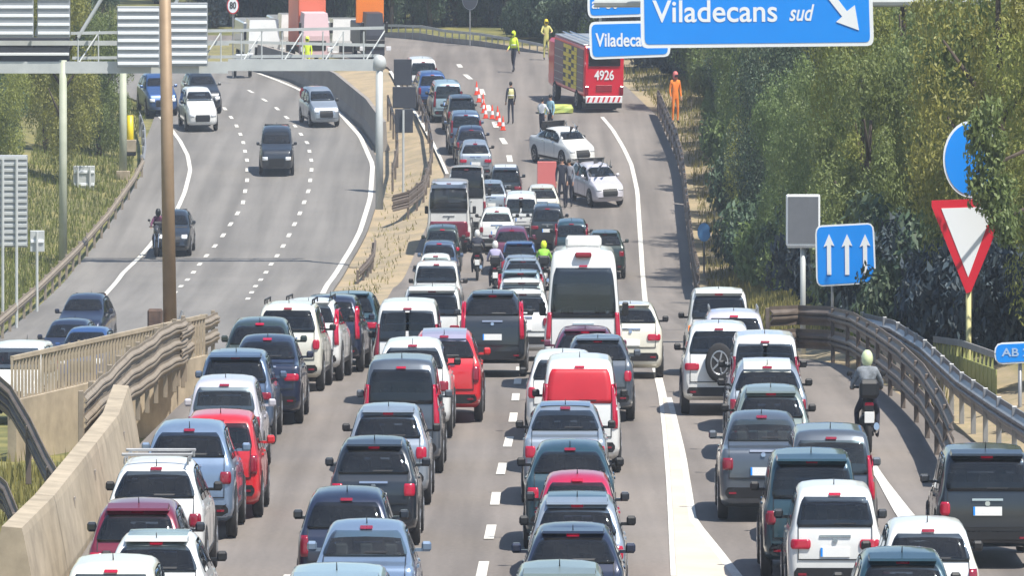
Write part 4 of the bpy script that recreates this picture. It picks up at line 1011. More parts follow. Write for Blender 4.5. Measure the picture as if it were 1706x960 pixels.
# ------------------------------------------------------------------ people
def capsule_path(pts, radii, n=10):
    """tapering limb through joints"""
    loops = []
    P = [Vector(p) for p in pts]
    up = None
    for i, p in enumerate(P):
        a = P[max(i-1, 0)]; b_ = P[min(i+1, len(P)-1)]; t = (b_ - a).normalized()
        u = (Vector((0, 1, 0)) if abs(t.y) < .9 else Vector((1, 0, 0))); u = (u - t * u.dot(t)).normalized(); w_ = t.cross(u)
        r = radii[i]; rx, ry = (r, r) if not isinstance(r, tuple) else r
        loops.append([tuple(p + w_ * (rx * math.cos(k*2*math.pi/n)) + u * (ry * math.sin(k*2*math.pi/n))) for k in range(n)])
    return loops
def body_mesh(J, R, mats_of):
    """one continuous skinned figure: J joints name->pos, R radii, bones list"""
    names = list(J); idx = {n_: i for i, n_ in enumerate(names)}
    bones = [('pelvis','belly'),('belly','chest'),('chest','neck'),('neck','head'),('head','crown')]
    for s_ in 'lr':
        bones += [('chest','sho_'+s_),('sho_'+s_,'elb_'+s_),('elb_'+s_,'wri_'+s_),('wri_'+s_,'palm_'+s_),('pelvis','hip_'+s_),('hip_'+s_,'kne_'+s_),('kne_'+s_,'ank_'+s_),('ank_'+s_,'toe_'+s_)]
        for k in range(5): bones += [('palm_'+s_, f'f{k}a_'+s_), (f'f{k}a_'+s_, f'f{k}b_'+s_)]
    me = bpy.data.meshes.new('b'); me.from_pydata([tuple(J[n_]) for n_ in names], [(idx[a], idx[b_]) for a, b_ in bones], [])
    ob = bpy.data.objects.new('b', me); COL.objects.link(ob)
    md = ob.modifiers.new('s', 'SKIN'); md.use_smooth_shade = True
    lay = me.skin_vertices[0].data
    for n_ in names:
        r = R[n_]; lay[idx[n_]].radius = r if isinstance(r, tuple) else (r, r)
    lay[idx['pelvis']].use_root = True
    ss = ob.modifiers.new('u', 'SUBSURF'); ss.levels = 1; ss.render_levels = 1
    dg = bpy.context.evaluated_depsgraph_get(); m2 = bpy.data.meshes.new_from_object(ob.evaluated_get(dg)); bpy.data.objects.remove(ob)
    m2.materials.clear()
    for m in mats_of['mats']: m2.materials.append(m)
    seg = [(Vector(J[a]), Vector(J[b_]), mats_of['f'](a, b_)) for a, b_ in bones]
    for p in m2.polygons:
        c = Vector(p.center); best = 1e9; bi = 0
        for a, b_, mi in seg:
            ab = b_ - a; t = max(0, min(1, (c - a).dot(ab) / (ab.length_squared + 1e-9))); dd = (a + ab*t - c).length
            if dd < best: best = dd; bi = mi
        p.material_index = bi; p.use_smooth = True
    m2.transform(Matrix.Diagonal((1, 1, K, 1))); return m2
def joints(pose='stand'):
    J = dict(pelvis=(0,0,.95), belly=(0,0,1.12), chest=(0,-.0,1.36), neck=(0,.0,1.5), head=(0,.02,1.60), crown=(0,.02,1.70))
    R = dict(pelvis=(.15,.11), belly=(.135,.10), chest=(.165,.12), neck=.06, head=.085, crown=.075)
    for s_, q in (('l',-1),('r',1)):
        J['sho_'+s_] = (q*.20,0,1.42); J['elb_'+s_] = (q*.27,-.02,1.14); J['wri_'+s_] = (q*.26,.10,.92); J['palm_'+s_] = (q*.26,.13,.86)
        J['hip_'+s_] = (q*.10,0,.90); J['kne_'+s_] = (q*.12,.03,.50); J['ank_'+s_] = (q*.13,-.02,.09); J['toe_'+s_] = (q*.15,.14,.04)
    if pose == 'reach':
        J['elb_l'] = (-.34,.16,1.25); J['wri_l'] = (-.25,.38,1.2); J['palm_l'] = (-.22,.45,1.2); J['elb_r'] = (.33,.14,1.2); J['wri_r'] = (.22,.36,1.12); J['palm_r'] = (.2,.43,1.12)
        J['kne_l'] = (-.14,.12,.5); J['ank_l'] = (-.16,.1,.09); J['toe_l'] = (-.17,.25,.04)
    if pose == 'walk':
        J['kne_l'] = (-.11,.16,.52); J['ank_l'] = (-.12,.26,.10); J['toe_l'] = (-.12,.42,.07); J['kne_r'] = (.11,-.02,.5); J['ank_r'] = (.12,-.26,.14); J['toe_r'] = (.12,-.12,.04)
        J['wri_r'] = (.25,.26,.98); J['palm_r'] = (.25,.32,.95); J['wri_l'] = (-.27,-.12,.94); J['palm_l'] = (-.27,-.14,.88)
    if pose == 'ride':
        J = dict(pelvis=(0,-.15,.86), belly=(0,-.1,1.02), chest=(0,.04,1.26), neck=(0,.10,1.39), head=(0,.14,1.48), crown=(0,.15,1.58))
        for s_, q in (('l',-1),('r',1)):
            J['sho_'+s_] = (q*.20,.06,1.32); J['elb_'+s_] = (q*.33,.20,1.12); J['wri_'+s_] = (q*.33,.43,1.03); J['palm_'+s_] = (q*.33,.50,1.02)
            J['hip_'+s_] = (q*.13,-.12,.84); J['kne_'+s_] = (q*.24,.24,.66); J['ank_'+s_] = (q*.22,.06,.30); J['toe_'+s_] = (q*.23,.22,.27)
    for s_, q in (('l',-1),('r',1)):
        R['sho_'+s_] = .075; R['elb_'+s_] = .055; R['wri_'+s_] = .036; R['palm_'+s_] = (.045,.028)
        R['hip_'+s_] = .095; R['kne_'+s_] = .065; R['ank_'+s_] = .05; R['toe_'+s_] = (.05,.035)
        p = Vector(J['palm_'+s_]); w_ = Vector(J['wri_'+s_]); t = (p - w_).normalized(); side = t.cross(Vector((0, 0, 1)));
        side = side.normalized() if side.length > .2 else Vector((0, 1, 0))
        for k in range(5):
            o_ = side * ((k - 1.5) * .024 * (1 if q > 0 else -1)); ln = (.045, .055, .05, .04)[k] if k < 4 else .035
            if k == 4: o_ = side * (-.05 * (1 if q > 0 else -1)) - t * .02
            a = p + o_ + t * ln; b_ = a + t * ln * .5 + Vector((0, 0, -.02))
            J[f'f{k}a_'+s_] = tuple(a); J[f'f{k}b_'+s_] = tuple(b_); R[f'f{k}a_'+s_] = .010; R[f'f{k}b_'+s_] = .008
    return J, R
def person(loc, rz, label, top_m, leg_m, pose='stand', head='helmet', head_m=None, vest=None, scale=1.0, group=None, parentless=True):
    J, R = joints(pose)
    r = empty('person', loc, rad(rz), label, 'person', group); r.scale = (scale,) * 3
    def f(a, b_):
        if a in ('neck', 'head'): return 2
        if a.startswith(('palm', 'f', 'wri')): return 2
        if a.startswith(('hip', 'kne')) or (a == 'pelvis'): return 1
        if a.startswith('ank'): return 3
        return 0
    me = body_mesh(J, R, dict(mats=[top_m, leg_m, SKIN, BLACK], f=f)); link('body', me, r)
    h = Vector(J['head']); n_ = Vector(J['neck'])
    if head == 'helmet':
        mb = MB(); mb.ball((h.x, h.y, h.z + .04), .135, .15, .15, 14, 9); mb.build('helmet', head_m or WP, r, smooth=True)
        mb = MB(); mb.box(-.09, .09, h.y + .11, h.y + .165, h.z - .02, h.z + .07, .02); mb.build('visor', GLASS, r)
    else:
        mb = MB(); mb.ball((h.x, h.y - .015, h.z + .06), .098, .108, .095, 12, 8); mb.build('hair' if head == 'hair' else 'cap', head_m or BLACK, r, smooth=True)
        for sx in (-1, 1):
            mb = MB(); mb.ball((sx*.033, h.y + .088, h.z + .02), .012, .008, .008, 6, 4); mb.build('eye', BLACK, r)
            mb = MB(); mb.ball((sx*.092, h.y, h.z), .012, .02, .03, 6, 4); mb.build('ear', SKIN, r)
        mb = MB(); mb.ball((0, h.y + .1, h.z - .01), .012, .02, .022, 6, 4); mb.build('nose', SKIN, r)
        mb = MB(); mb.ball((0, h.y + .086, h.z - .05), .026, .008, .007, 6, 4); mb.build('mouth', PINKR, r)
    if vest:
        c = Vector(J['chest']); be = Vector(J['belly'])
        pts = [be - Vector((0, 0, .08)), be + Vector((0,0,.04)), c - Vector((0, 0, .06)), c + Vector((0, 0, .09))]
        mb = MB(); mb.loft(capsule_path(pts, [(.18, .14), (.17, .135), (.20, .15), (.15, .11)], 14)); mb.build('vest', vest, r, smooth=True)
        mb = MB(); mb.loft(capsule_path([pts[1], pts[1] + (pts[2]-pts[1])*.25], [(.185, .148), (.19, .15)], 14)); mb.build('reflective_band', SIGNWHITE, r, smooth=True)
    return r
def stand(px, py, rz, label, top_m, leg_m, z=zr, **k):
    q = at(px, py, z); return person((q[0], q[1], z(q[1]) + .01), rz, label, top_m, leg_m, **k)
stand(856, 121, 150, 'person in yellow hi-vis jacket and dark trousers walking left of the fire engine', HIVIS, NAVYC, pose='walk', head='helmet', head_m=HIVIS, vest=HIVIS, scale=1.04)
stand(851, 207, 20, 'person in hi-vis vest and dark trousers standing by the red cones', NAVYC, NAVYC, head='hair', vest=mat('pale_vest', (.55, .52, .25), .7), scale=1.0)
stand(910, 100, 190, 'person in pale yellow fire kit beside the fire engine', mat('fire_kit', (.52, .48, .16), .7), mat('fire_kit', (.5, .45, .2), .7), pose='reach', head='helmet', head_m=YELL, scale=1.05)
stand(903, 236, -30, 'person in dark clothes and white shirt leaning over the wreck', mat('white_shirt', (.6, .62, .65), .7), NAVYC, pose='reach', head='hair')
stand(917, 230, 140, 'person in pale blue shirt behind the wreck', mat('blue_shirt', (.25, .42, .5), .7), NAVYC, head='hair')
stand(1125, 206, 200, 'person in bright orange suit beside the far guardrail end', ORANGE, ORANGE, head='helmet', head_m=PINKR, scale=1.2)
stand(512, 127, 180, 'person in yellow green hi-vis suit standing high behind the gantry', HIVIS, HIVIS, z=zl, head='helmet', head_m=HIVIS, scale=1.0)
stand(936, 348, 180, 'person in dark uniform between the two crashed cars', NAVYC, NAVYC, head='hair', scale=1.08)
stand(948, 346, 160, 'person in grey shirt at the side of the damaged pearl car', GREYC, NAVYC, head='hair', scale=1.02)

# ------------------------------------------------------------------ motorcycles
def motorcycle(px, py, label, body_m, z=zr, d=None, rz=0, rider=None, scale=1.0, box=True, box_m=None):
    q = at(px, py, z) if d is None else at_d(px, py, d)
    r = empty('motorcycle', (q[0], q[1] , z(q[1]) + .01), rad(rz), label, 'motorcycle', 'motorcycles filtering through the jam'); r.scale = (scale,)*3
    r.rotation_euler = (slope(q[1], z), 0, rad(rz))
    for y0 in (.0, 1.38):
        mb = MB(); mb.lathe_x([(-.06, .21), (-.065, .27), (-.03, .31), (.03, .31), (.065, .27), (.06, .21)], 20); wl = mb.build('wheel', RUBBER, r, (0, y0 - .05, .31), smooth=True)
        mb = MB(); mb.lathe_x([(-.03, .215), (.03, .215)], 20)
        mb.build('rim', RIM, wl)
    mb = MB(); mb.loft(capsule_path([(0, -.15, .82), (0, .1, .80), (0, .5, .78), (0, .9, .84), (0, 1.15, .92), (0, 1.3, .8)], [(.09, .05), (.15, .10), (.17, .14), (.2, .17), (.19, .15), (.08, .08)], 12)); mb.build('fairing', body_m, r, smooth=True)
    mb = MB(); mb.loft(capsule_path([(0, .35, .45), (0, .9, .45)], [(.17, .2), (.16, .2)], 10)); mb.build('engine', BLACK, r, smooth=True)
    mb = MB(); mb.box(-.14, .14, -.1, .62, .84, .93, .04); mb.build('seat', BLACK, r)
    for sx in (1, -1):
        mb = MB(); mb.tube((sx*.09, 1.05, .95), (sx*.08, 1.34, .31), .028, None, 8); mb.build('fork', CHROME, r)
        mb = MB(); mb.tube((sx*.1, 0, .31), (sx*.1, .45, .42), .025, None, 6); mb.build('swing_arm', BLACK, r)
        mb = MB(); mb.tube((sx*.36, .92, 1.22), (sx*.28, .98, 1.08), .012, None, 5); mb.ball((sx*.38, .9, 1.26), .07, .02, .05, 8, 5); mb.build('mirror', BLACK, r)
    mb = MB(); mb.tube((-.38, .88, 1.04), (.38, .88, 1.04), .02, None, 8); mb.build('handlebar', BLACK, r)
    mb = MB(); mb.tube((.17, .1, .38), (.17, -.2, .46), .055, .065, 10); mb.build('exhaust', CHROME, r)
    mb = MB(); mb.box(-.1, .1, -.30, -.24, .78, .85, .02); mb.build('tail_light', TAILLIT, r)
    mb = MB(); mb.box(-.11, .11, -.34, -.32, .52, .70, .006); mb.build('licence_plate', PLATE, r)
    mb = MB(); mb.box(-.07, .07, -.32, -.1, .5, .56, .01); mb.box(-.1, .1, -.32, -.3, .5, .8); mb.build('mudguard', BLACK, r)
    if box: 
        mb = MB(); mb.box(-.22, .22, -.42, -.02, .92, 1.22, .06); mb.build('top_box', box_m or BLACK, r)
    return r
def ride(m, label, top_m, leg_m, head_m, vest=None):
    l = m.location; p = person((l[0] - math.sin(m.rotation_euler[2])*.45, l[1] + .42, l[2]/K), math.degrees(m.rotation_euler[2]), label, top_m, leg_m, pose='ride', head='helmet', head_m=head_m, vest=vest, scale=m.scale[0]*1.0)
    return p
m1 = motorcycle(1447, 758, 'black motorcycle with square white plate on the slip road', BLACK, scale=1.02)
ride(m1, 'person riding the black motorcycle in grey jacket and white helmet', mat('grey_jacket', (.25, .27, .30), .8, noise=((.08, .09, .10), 5, .15)), NAVYC, mat('pale_yellow_helmet', (.62, .68, .40), .3, coat=.6))
m2 = motorcycle(795, 468, 'dark red motorcycle on the left between the cluster cars', paint('maroon'))
ride(m2, 'person on the dark red motorcycle in dark clothes', NAVYC, NAVYC, WP)
m3 = motorcycle(825, 492, 'dark motorcycle left of the silver car in the cluster', BLACK)
ride(m3, 'person in lilac jacket riding a dark motorcycle', mat('lilac_jacket', (.35, .33, .48), .8), NAVYC, WP)
m4 = motorcycle(906, 492, 'motorcycle squeezed left of the tall white van', BLACK)
ride(m4, 'person in bright green vest riding left of the tall white van', mat('green_vest', (.25, .55, .05), .7), NAVYC, HIVIS, vest=mat('green_vest', (.25, .55, .05), .7))
m5 = motorcycle(263, 428, 'dark red oncoming motorcycle left of the tan pole', paint('plum'), z=zl, rz=180)
ride(m5, 'person on the oncoming motorcycle in plum jacket', mat('plum_cloth', (.12, .03, .08), .8), NAVYC, BLACK)

# ------------------------------------------------------------------ cones, boards
def cone_mesh():
    mb = MB(); mb.box(-.19, .19, -.19, .19, 0, .03); mb.cur = 0
    prof = [(.15, .03), (.12, .2), (.085, .38), (.035, .62), (.02, .68)]
    for k, ((r0, z0), (r1, z1)) in enumerate(zip(prof[:-1], prof[1:])):
        mb.cur = 1 if k in (1,) else 0
        mb.loft([[(r0*math.cos(a), r0*math.sin(a), z0) for a in [i*math.pi/6 for i in range(12)]], [(r1*math.cos(a), r1*math.sin(a), z1) for a in [i*math.pi/6 for i in range(12)]]], False, True)
    return mb.mesh('traffic_cone', [mat('cone_red', (.85, .07, .03), .5), SIGNWHITE])
cm = cone_mesh()
spots = [(794, 158, 'topmost'), (798, 170, 'second from the top'), (805, 178, 'third from the top'), (806, 188, 'fourth from the top'), (809, 197, 'fifth from the top'), (820, 198, 'fourth from the bottom'), (829, 200, 'third from the bottom'), (832, 210, 'second from the bottom'), (838, 217, 'lowest')]
for px, py, w_ in spots:
    q = at(px, py, zr); c = link('traffic_cone', cm, None, q); c.location.z += .01; c.scale = (.85,)*3
    tag(c, f'red traffic cone, {w_} in the row by the accident', 'traffic cone', 'red cones beside the accident')
q = at(911, 318, zr)
r = empty('barrier_board', q, 0, 'pale red upright board right behind the wreck', 'board')
mb = MB(); mb.box(-.5, .5, -.03, .03, .1, 1.1, .02); mb.build('board', PINKR, r)
for sx in (1, -1):
    mb = MB(); mb.box(sx*.4-.03, sx*.4+.03, -.2, .2, 0, .1, .01); mb.build('foot', BLACK, r)
q = at(925, 188, zr); rg_ = np.random.default_rng(4); mb = MB()
mb.loft([[(x * k + rg_.uniform(-.05, .05), y * k + rg_.uniform(-.05, .05), z_ + rg_.uniform(-.03, .03)) for x, y in ((-1, -.5), (-.3, -.6), (.5, -.5), (1, -.4), (1.05, .4), (.3, .55), (-.5, .5), (-1, .5))] for z_, k in ((0, 1), (.18, 1.02), (.32, .9), (.36, .5))])
tag(mb.build('tarpaulin', mat('yellow_tarpaulin', (.62, .60, .12), .6, noise=((.30, .42, .12), 2, .2)), None, q), 'crumpled yellow green tarpaulin on the road by the fire engine', 'tarpaulin')
# ------------------------------------------------------------------ lamp column, gantry, signs on the left
bs = at_d(284, 552, 216)
lc = empty('lamp_column', bs, 0, 'tall tan column rising out of frame between the carriageways', 'column')
mb = MB(); tp = at_d(274, -60, 216)
mb.tube((0, 0, -.6), (tp[0]-bs[0], 0, tp[2]-bs[2]), .235, .19, 20); mb.build('shaft', POLE_TAN, lc, smooth=True)
mb = MB(); mb.box(-.42, .42, -.42, .42, -.6, .12, .04); mb.build('footing', CONC, lc)
mb = MB(); mb.box(-.75, -.25, -.5, -.1, -.1, .55, .05); mb.build('cable_box', mat('rust_brown', (.14, .085, .06), .8, noise=((.06, .04, .035), 4, .2)), lc)
mb = MB(); mb.tube((.3, -.3, .1), (.42, -.3, .5), .09, .05, 8); mb.build('conduit', STEEL, lc)

GD = 306.0
gb = at_d(632, 300, GD); gl = at_d(105, 425, GD)
ga = empty('sign_gantry', gb, 0, 'grey truss gantry crossing above the oncoming carriageway', 'gantry')
def gp(px, py, d=GD): q = at_d(px, py, d); return (q[0]-gb[0], q[1]-gb[1], q[2]-gb[2])
mb = MB(); mb.tube((0, 0, -1), gp(632, 108), .19, .17, 14); mb.build('post', GANTRY, ga, smooth=True)
mb = MB(); c_ = gp(632, 105); mb.ball(c_, .34, .3, .30, 14, 8); mb.build('end_cap', GANTRY, ga, smooth=True)
for px in (105,):
    mb = MB(); a = gp(px, 425); mb.tube((a[0], a[1], a[2]-.5), gp(px, 100), .2, .18, 12); mb.build('post', mat('greenish_steel', (.44, .46, .36), .6, noise=((.32, .35, .26), 1.5, .25)), ga, smooth=True)
def beam(p0, p1, hh, ww, name='beam', m=GANTRY, dy=0):
    a = Vector(gp(*p0)); b_ = Vector(gp(*p1)); mb = MB()
    a.y += dy; b_.y += dy
    mb.loft([[(a.x, a.y-ww, a.z-hh), (a.x, a.y+ww, a.z-hh), (a.x, a.y+ww, a.z+hh), (a.x, a.y-ww, a.z+hh)], [(b_.x, b_.y-ww, b_.z-hh), (b_.x, b_.y+ww, b_.z-hh), (b_.x, b_.y+ww, b_.z+hh), (b_.x, b_.y-ww, b_.z+hh)]])
    mb.build(name, m, ga)
beam((-40, 112), (380, 112), .2, .14); beam((380, 108), (632, 108), .2, .14); beam((-40, 72), (380, 72), .08, .08, dy=1.0); beam((380, 70), (640, 76), .05, .05, dy=1.0)
beam((118, 55), (640, 46), .05, .05); beam((118, 97), (632, 93), .05, .05, dy=1.0)
for k, px in enumerate(range(130, 640, 34)):
    beam((px, 56), (px + .5, 110), .0, .0) if 0 else None
    a, b_ = Vector(gp(px, 52)), Vector(gp(px, 110)); mb = MB(); mb.tube(a, b_, .035, None, 6); mb.build('strut', GANTRY, ga)
    if k % 2 == 0:
        a, b_ = Vector(gp(px, 106)), Vector(gp(px + 34, 52)); b_.y += 1.0; mb = MB(); mb.tube(a, b_, .03, None, 6); mb.build('brace', GANTRY, ga)
for p0, p1 in (((130, 62), (175, -12)), ((60, 60), (80, -12)), ((270, 60), (300, -12))):
    a, b_ = Vector(gp(*p0)), Vector(gp(*p1)); mb = MB(); mb.tube(a, b_, .08, None, 8); mb.build('diagonal', GANTRY, ga)
def sign_back(x0, x1, y0, y1, d, label, ribs, m=SIGNBACK, posts=None, name='road_sign_back', group=None, rib_m=None, foot=None):
    c = at_d((x0+x1)/2, y1, d); r = empty(name, c, 0, label, 'sign', group)
    a = at_d(x0, y1, d); b_ = at_d(x1, y0, d); w2 = (b_[0]-a[0])/2; hh = b_[2]-a[2]
    mb = MB(); mb.box(-w2, w2, 0, .06, 0, hh, .02); mb.build('panel', m, r)
    for k in range(ribs):
        z0 = hh * (k + .5) / ribs; mb = MB(); mb.box(-w2+.03, w2-.03, -.06, -.002, z0 - .05, z0 + .05, .01); mb.build('rib', rib_m or SIGNWHITE, r)
    for px in (posts or ()):
        q = at_d(px, y1, d); gz = (foot if foot is not None else ground(q[0], d)) - c[2]
        mb = MB(); mb.tube((q[0]-c[0], -.12, gz - .3), (q[0]-c[0], -.12, hh*.95), .06, None, 8); mb.build('post', GANTRY, r)
    return r
sign_back(-20, 56, -25, 62, GD - .6, 'grey sign back with slats at the top left corner', 6)
sign_back(62, 117, -25, 62, GD - .6, 'second grey sign back on the gantry, right of the corner one', 6)
sign_back(-20, 116, 62, 118, GD + 1.4, 'dark underside walkway panel of the gantry at top left', 3, m=SIGNDARK)
sign_back(195, 266, 10, 112, GD - .6, 'ribbed sign back left of the tan pole on the gantry', 8)
sign_back(282, 346, 4, 110, GD - .6, 'ribbed sign back right of the tan pole on the gantry', 8)
sign_back(-12, 46, 258, 412, 262, 'pale ribbed sign back on green posts at the left frame edge', 15, posts=(5, 28), rib_m=GANTRY)
sign_back(122, 158, 276, 318, 340, 'small pale sign back on the grass verge', 2, m=GANTRY, posts=(130, 150))
sign_back(50, 74, 384, 420, 275, 'tiny pale sign back right of the ribbed one', 1, m=GANTRY, posts=(62,))
for x0, x1, y0, y1, w_ in ((656, 686, 98, 142, 'top'), (654, 693, 144, 180, 'middle'), (658, 688, 181, 221, 'lowest')):
    sign_back(x0, x1, y0, y1, 338, f'dark grey panel on the median, {w_} of the stack of three', 0, m=SIGNDARK, posts=(672,) if w_ == 'lowest' else None)
def lone_post(px, y0, y1, d, r0, m, label, name='post', cat='post'):
    a = at_d(px, y1, d); b_ = at_d(px, y0, d); e = empty(name, a, 0, label, cat)
    mb = MB(); mb.tube((0, 0, -.4), (0, 0, b_[2]-a[2]), r0, r0*.85, 12); mb.build('shaft', m, e, smooth=True)
    mb = MB(); mb.box(-r0*1.6, r0*1.6, -r0*1.6, r0*1.6, -.4, .08, .02); mb.build('footing', CONC, e); return e
lone_post(205, 118, 288, 346, .22, MATS['greenish_steel'], 'pale greenish pole on the verge left of the tan column', 'pole', 'pole')
e = lone_post(217, 192, 236, 352, .2, YELL, 'yellow post with dark box at its foot beside the road', 'marker_post', 'post')
mb = MB(); mb.box(-.32, .32, -.3, .3, -.55, .0, .04); mb.build('base_box', BLACK, e)
# speed sign
def disc_sign(px, py, wpx, d, label, face_m, ring_m, txt=None, foot_py=None, back=False, txt_m=None, name='round_sign'):
    s_ = F / d; rr = wpx / 2 / s_; c = at_d(px, py, d); gz = at_d(px, foot_py, d)[2] if foot_py else ground(c[0], d)
    e = empty(name, (c[0], c[1], gz), 0, label, 'sign'); zc = c[2] - gz; n = 32
    def disc(r0, y0, y1): return [[(r0*math.cos(a), y, zc + r0*math.sin(a)) for a in [i*2*math.pi/n for i in range(n)]] for y in (y0, y1)]
    mb = MB(); mb.loft(disc(rr, .03, -.0)); mb.build('ring', ring_m, e)
    mb = MB(); mb.loft(disc(rr*.86 if not back else rr*.95, -.002, -.012)); mb.build('face', face_m, e)
    mb = MB(); mb.tube((0, .08, -.3), (0, .08, zc), .045, None, 8); mb.build('post', STEEL, e)
    if txt: link('lettering', text_mesh(txt, rr*1.1, txt_m or BLACK, .01), e, (0, -.02, zc))
    return e
disc_sign(388, 9, 20, 395, 'round speed sign with red ring at the top, left of the red truck', SIGNWHITE, SIGNRED, '80', foot_py=118)
disc_sign(783, -2, 26, 424, 'round sign seen against dark trees above the far railing', SIGNDARK, SIGNBACK, foot_py=84, back=True)
disc_sign(1173, 387, 22, 300, 'small pale blue disc sign on the right verge', mat('pale_blue', (.10, .28, .55), .5), mat('pale_blue', (.10, .28, .55), .5), foot_py=470)

# ------------------------------------------------------------------ blue signs overhead
def frame_sign(corners, d, label, name='direction_sign', bw=.07, rad_=.0, cat='sign'):
    """corners px: left-top, right-top, right-bottom, left-bottom"""
    P = [at_d(a, b_, d) for a, b_ in corners]; c = P[3]
    e = empty(name, c, 0, label, cat); Q = [(p[0]-c[0], 0, p[2]-c[2]) for p in P]
    cx = sum(q[0] for q in Q)/4; cz = sum(q[2] for q in Q)/4
    def inset(k): 
        return [(q[0] + (k if q[0] < cx else -k), q[2] + (k/K if q[2] < cz else -k/K)) for q in Q]
    def rounded(pts, r):
        out = []
        for i, p in enumerate(pts):
            a = Vector(pts[i-1]) - Vector(p); b_ = Vector(pts[(i+1) % 4]) - Vector(p); a.normalize(); b_.normalize()
            for t in (0, .33, .66, 1):
                q0 = Vector(p) + a*r*(1-t)**2 + b_*r*t**2; out.append((q0.x, q0.y))
        return out
    for nm, k, y0, y1, m in (('back_panel', 0, .05, .002, SIGNWHITE), ('face', bw, .0, -.008, SIGNBLUE)):
        o_ = rounded(inset(k), .2 if k == 0 else .14); mb = MB()
        mb.loft([[(x, y0, z_) for x, z_ in o_], [(x, y1, z_) for x, z_ in o_]]); mb.build(nm, m, e)
    return e, c
SD = 205.0
e, c = frame_sign([(1066, -62), (1452, -66), (1456, 76), (1068, 80)], SD, 'large blue overhead sign reading Viladecans sud with white arrow', bw=.12)
def put_text(e, c, s_, px, py, d, width_px, hpx, m, bold=.02, shear=0, tilt=0, y=-.02):
    me = text_mesh(s_, 1.0, m, bold, shear); co = np.array([v_.co[:] for v_ in me.vertices]); w0 = np.ptp(co[:, 0]); h0 = np.ptp(co[:, 2])
    me.transform(Matrix.Diagonal((width_px * d / F / w0, .02, hpx * d / F / h0, 1)))
    p = at_d(px, py, d); ob = link('lettering', me, e, (p[0]-c[0], y, p[2]-c[2]), (0, tilt, 0)); return ob
put_text(e, c, 'Viladecans', 1192, 20, SD, 208, 37, SIGNWHITE, .012, tilt=rad(-.3))
put_text(e, c, 'sud', 1333, 22, SD, 42, 28, SIGNWHITE, .015, shear=.3, tilt=rad(-.3))
def flat_poly(e, c, pts, d, m, y0=-.03, y1=-.012, name='arrow'):
    P = [at_d(a, b_, d) for a, b_ in pts]; mb = MB()
    mb.loft([[(p[0]-c[0], y1, p[2]-c[2]) for p in P], [(p[0]-c[0], y0, p[2]-c[2]) for p in P]]); mb.build(name, m, e)
flat_poly(e, c, [(1358, -30), (1372, -34), (1411, 18), (1424, 8), (1431, 50), (1393, 36), (1403, 27)], SD, SIGNWHITE)
# its mount
gg = empty('overhead_gantry', at_d(1800, 600, SD + 1), 0, 'steel gantry arm carrying the blue signs at upper right', 'gantry'); g0 = at_d(1800, 600, SD + 1)
for py in (-40, 4):
    a, b_ = at_d(990, py, SD + .6), at_d(1800, py - 2, SD + .6); mb = MB()
    mb.tube(tuple(a[k]-g0[k] for k in range(3)), tuple(b_[k]-g0[k] for k in range(3)), .11, None, 8); mb.build('beam', GANTRY, gg)
mb = MB(); mb.tube((0, 0, -.5), (0, 0, at_d(1800, -60, SD)[2] - g0[2]), .3, .22, 14); mb.build('post', GANTRY, gg, smooth=True)
D2 = 222.0
e, c = frame_sign([(978, -70), (1075, -70), (1075, 27), (979, 30)], D2, 'small upper blue overhead sign left of the large one', bw=.09)
put_text(e, c, 'ar 50', 1008, 6, D2, 44, 18, SIGNWHITE, .02)
e, c = frame_sign([(981, 36), (1117, 33), (1117, 94), (983, 99)], D2, 'small lower blue overhead sign reading Viladecans, half covered', bw=.09)
put_text(e, c, 'Viladecans', 1041, 67, D2, 97, 23, SIGNWHITE, .02, tilt=rad(-.3))
g2 = empty('sign_mount', at_d(1090, -80, D2 + .6), 0, 'steel frame behind the two small blue signs', 'gantry'); g0 = at_d(1090, -80, D2 + .6)
for px in (1000, 1095):
    a, b_ = at_d(px, -80, D2 + .3), at_d(px, 90, D2 + .3); mb = MB(); mb.tube(tuple(a[k]-g0[k] for k in range(3)), tuple(b_[k]-g0[k] for k in range(3)), .05, None, 6); mb.build('upright', GANTRY, g2)
a, b_ = at_d(975, -78, D2 + .4), at_d(1850, -78, D2 + .4); mb = MB(); mb.tube(tuple(a[k]-g0[k] for k in range(3)), tuple(b_[k]-g0[k] for k in range(3)), .12, None, 8); mb.build('beam', GANTRY, g2)

# roadside signs on the right
def post_sign(e, c, px, y0, y1, d, r_=.05, m=None, yoff=.12):
    a, b_ = at_d(px, y1, d), at_d(px, y0, d); mb = MB()
    mb.tube((a[0]-c[0], yoff, a[2]-c[2]-.4), (b_[0]-c[0], yoff, b_[2]-c[2]), r_, None, 10); mb.build('post', m or GANTRY, e, smooth=True)
d3 = 196.0
c = at_d(1338, 410, d3); e = empty('grey_panel_sign', c, 0, 'grey blank panel with white frame on a single pole', 'sign')
a, b_ = at_d(1310, 411, d3), at_d(1367, 325, d3); w2 = (b_[0]-a[0])/2; hh = b_[2]-a[2]
mb = MB(); mb.box(-w2, w2, 0, .12, 0, hh, .03); mb.build('frame', SIGNWHITE, e)
mb = MB(); mb.box(-w2+.06, w2-.06, -.02, .01, .06, hh-.05); mb.build('face', mat('panel_grey', (.16, .17, .19), .6, noise=((.13, .14, .16), 3, .25)), e)
mb = MB(); mb.box(-w2+.04, w2-.04, -.05, .13, -.04, -.01); mb.build('lower_lip', STEEL, e)
post_sign(e, c, 1338, 400, 560, d3, .085)
d4 = 194.0
e, c = frame_sign([(1358, 376), (1456, 371), (1460, 472), (1360, 478)], d4, 'blue rectangular sign with three white upward arrows', bw=.05)
for px in (1381, 1411, 1441):
    flat_poly(e, c, [(px-3, 458), (px+4, 458), (px+3.5, 408), (px+9, 410), (px, 390), (px-9, 412), (px-3.5, 409)], d4, SIGNWHITE)
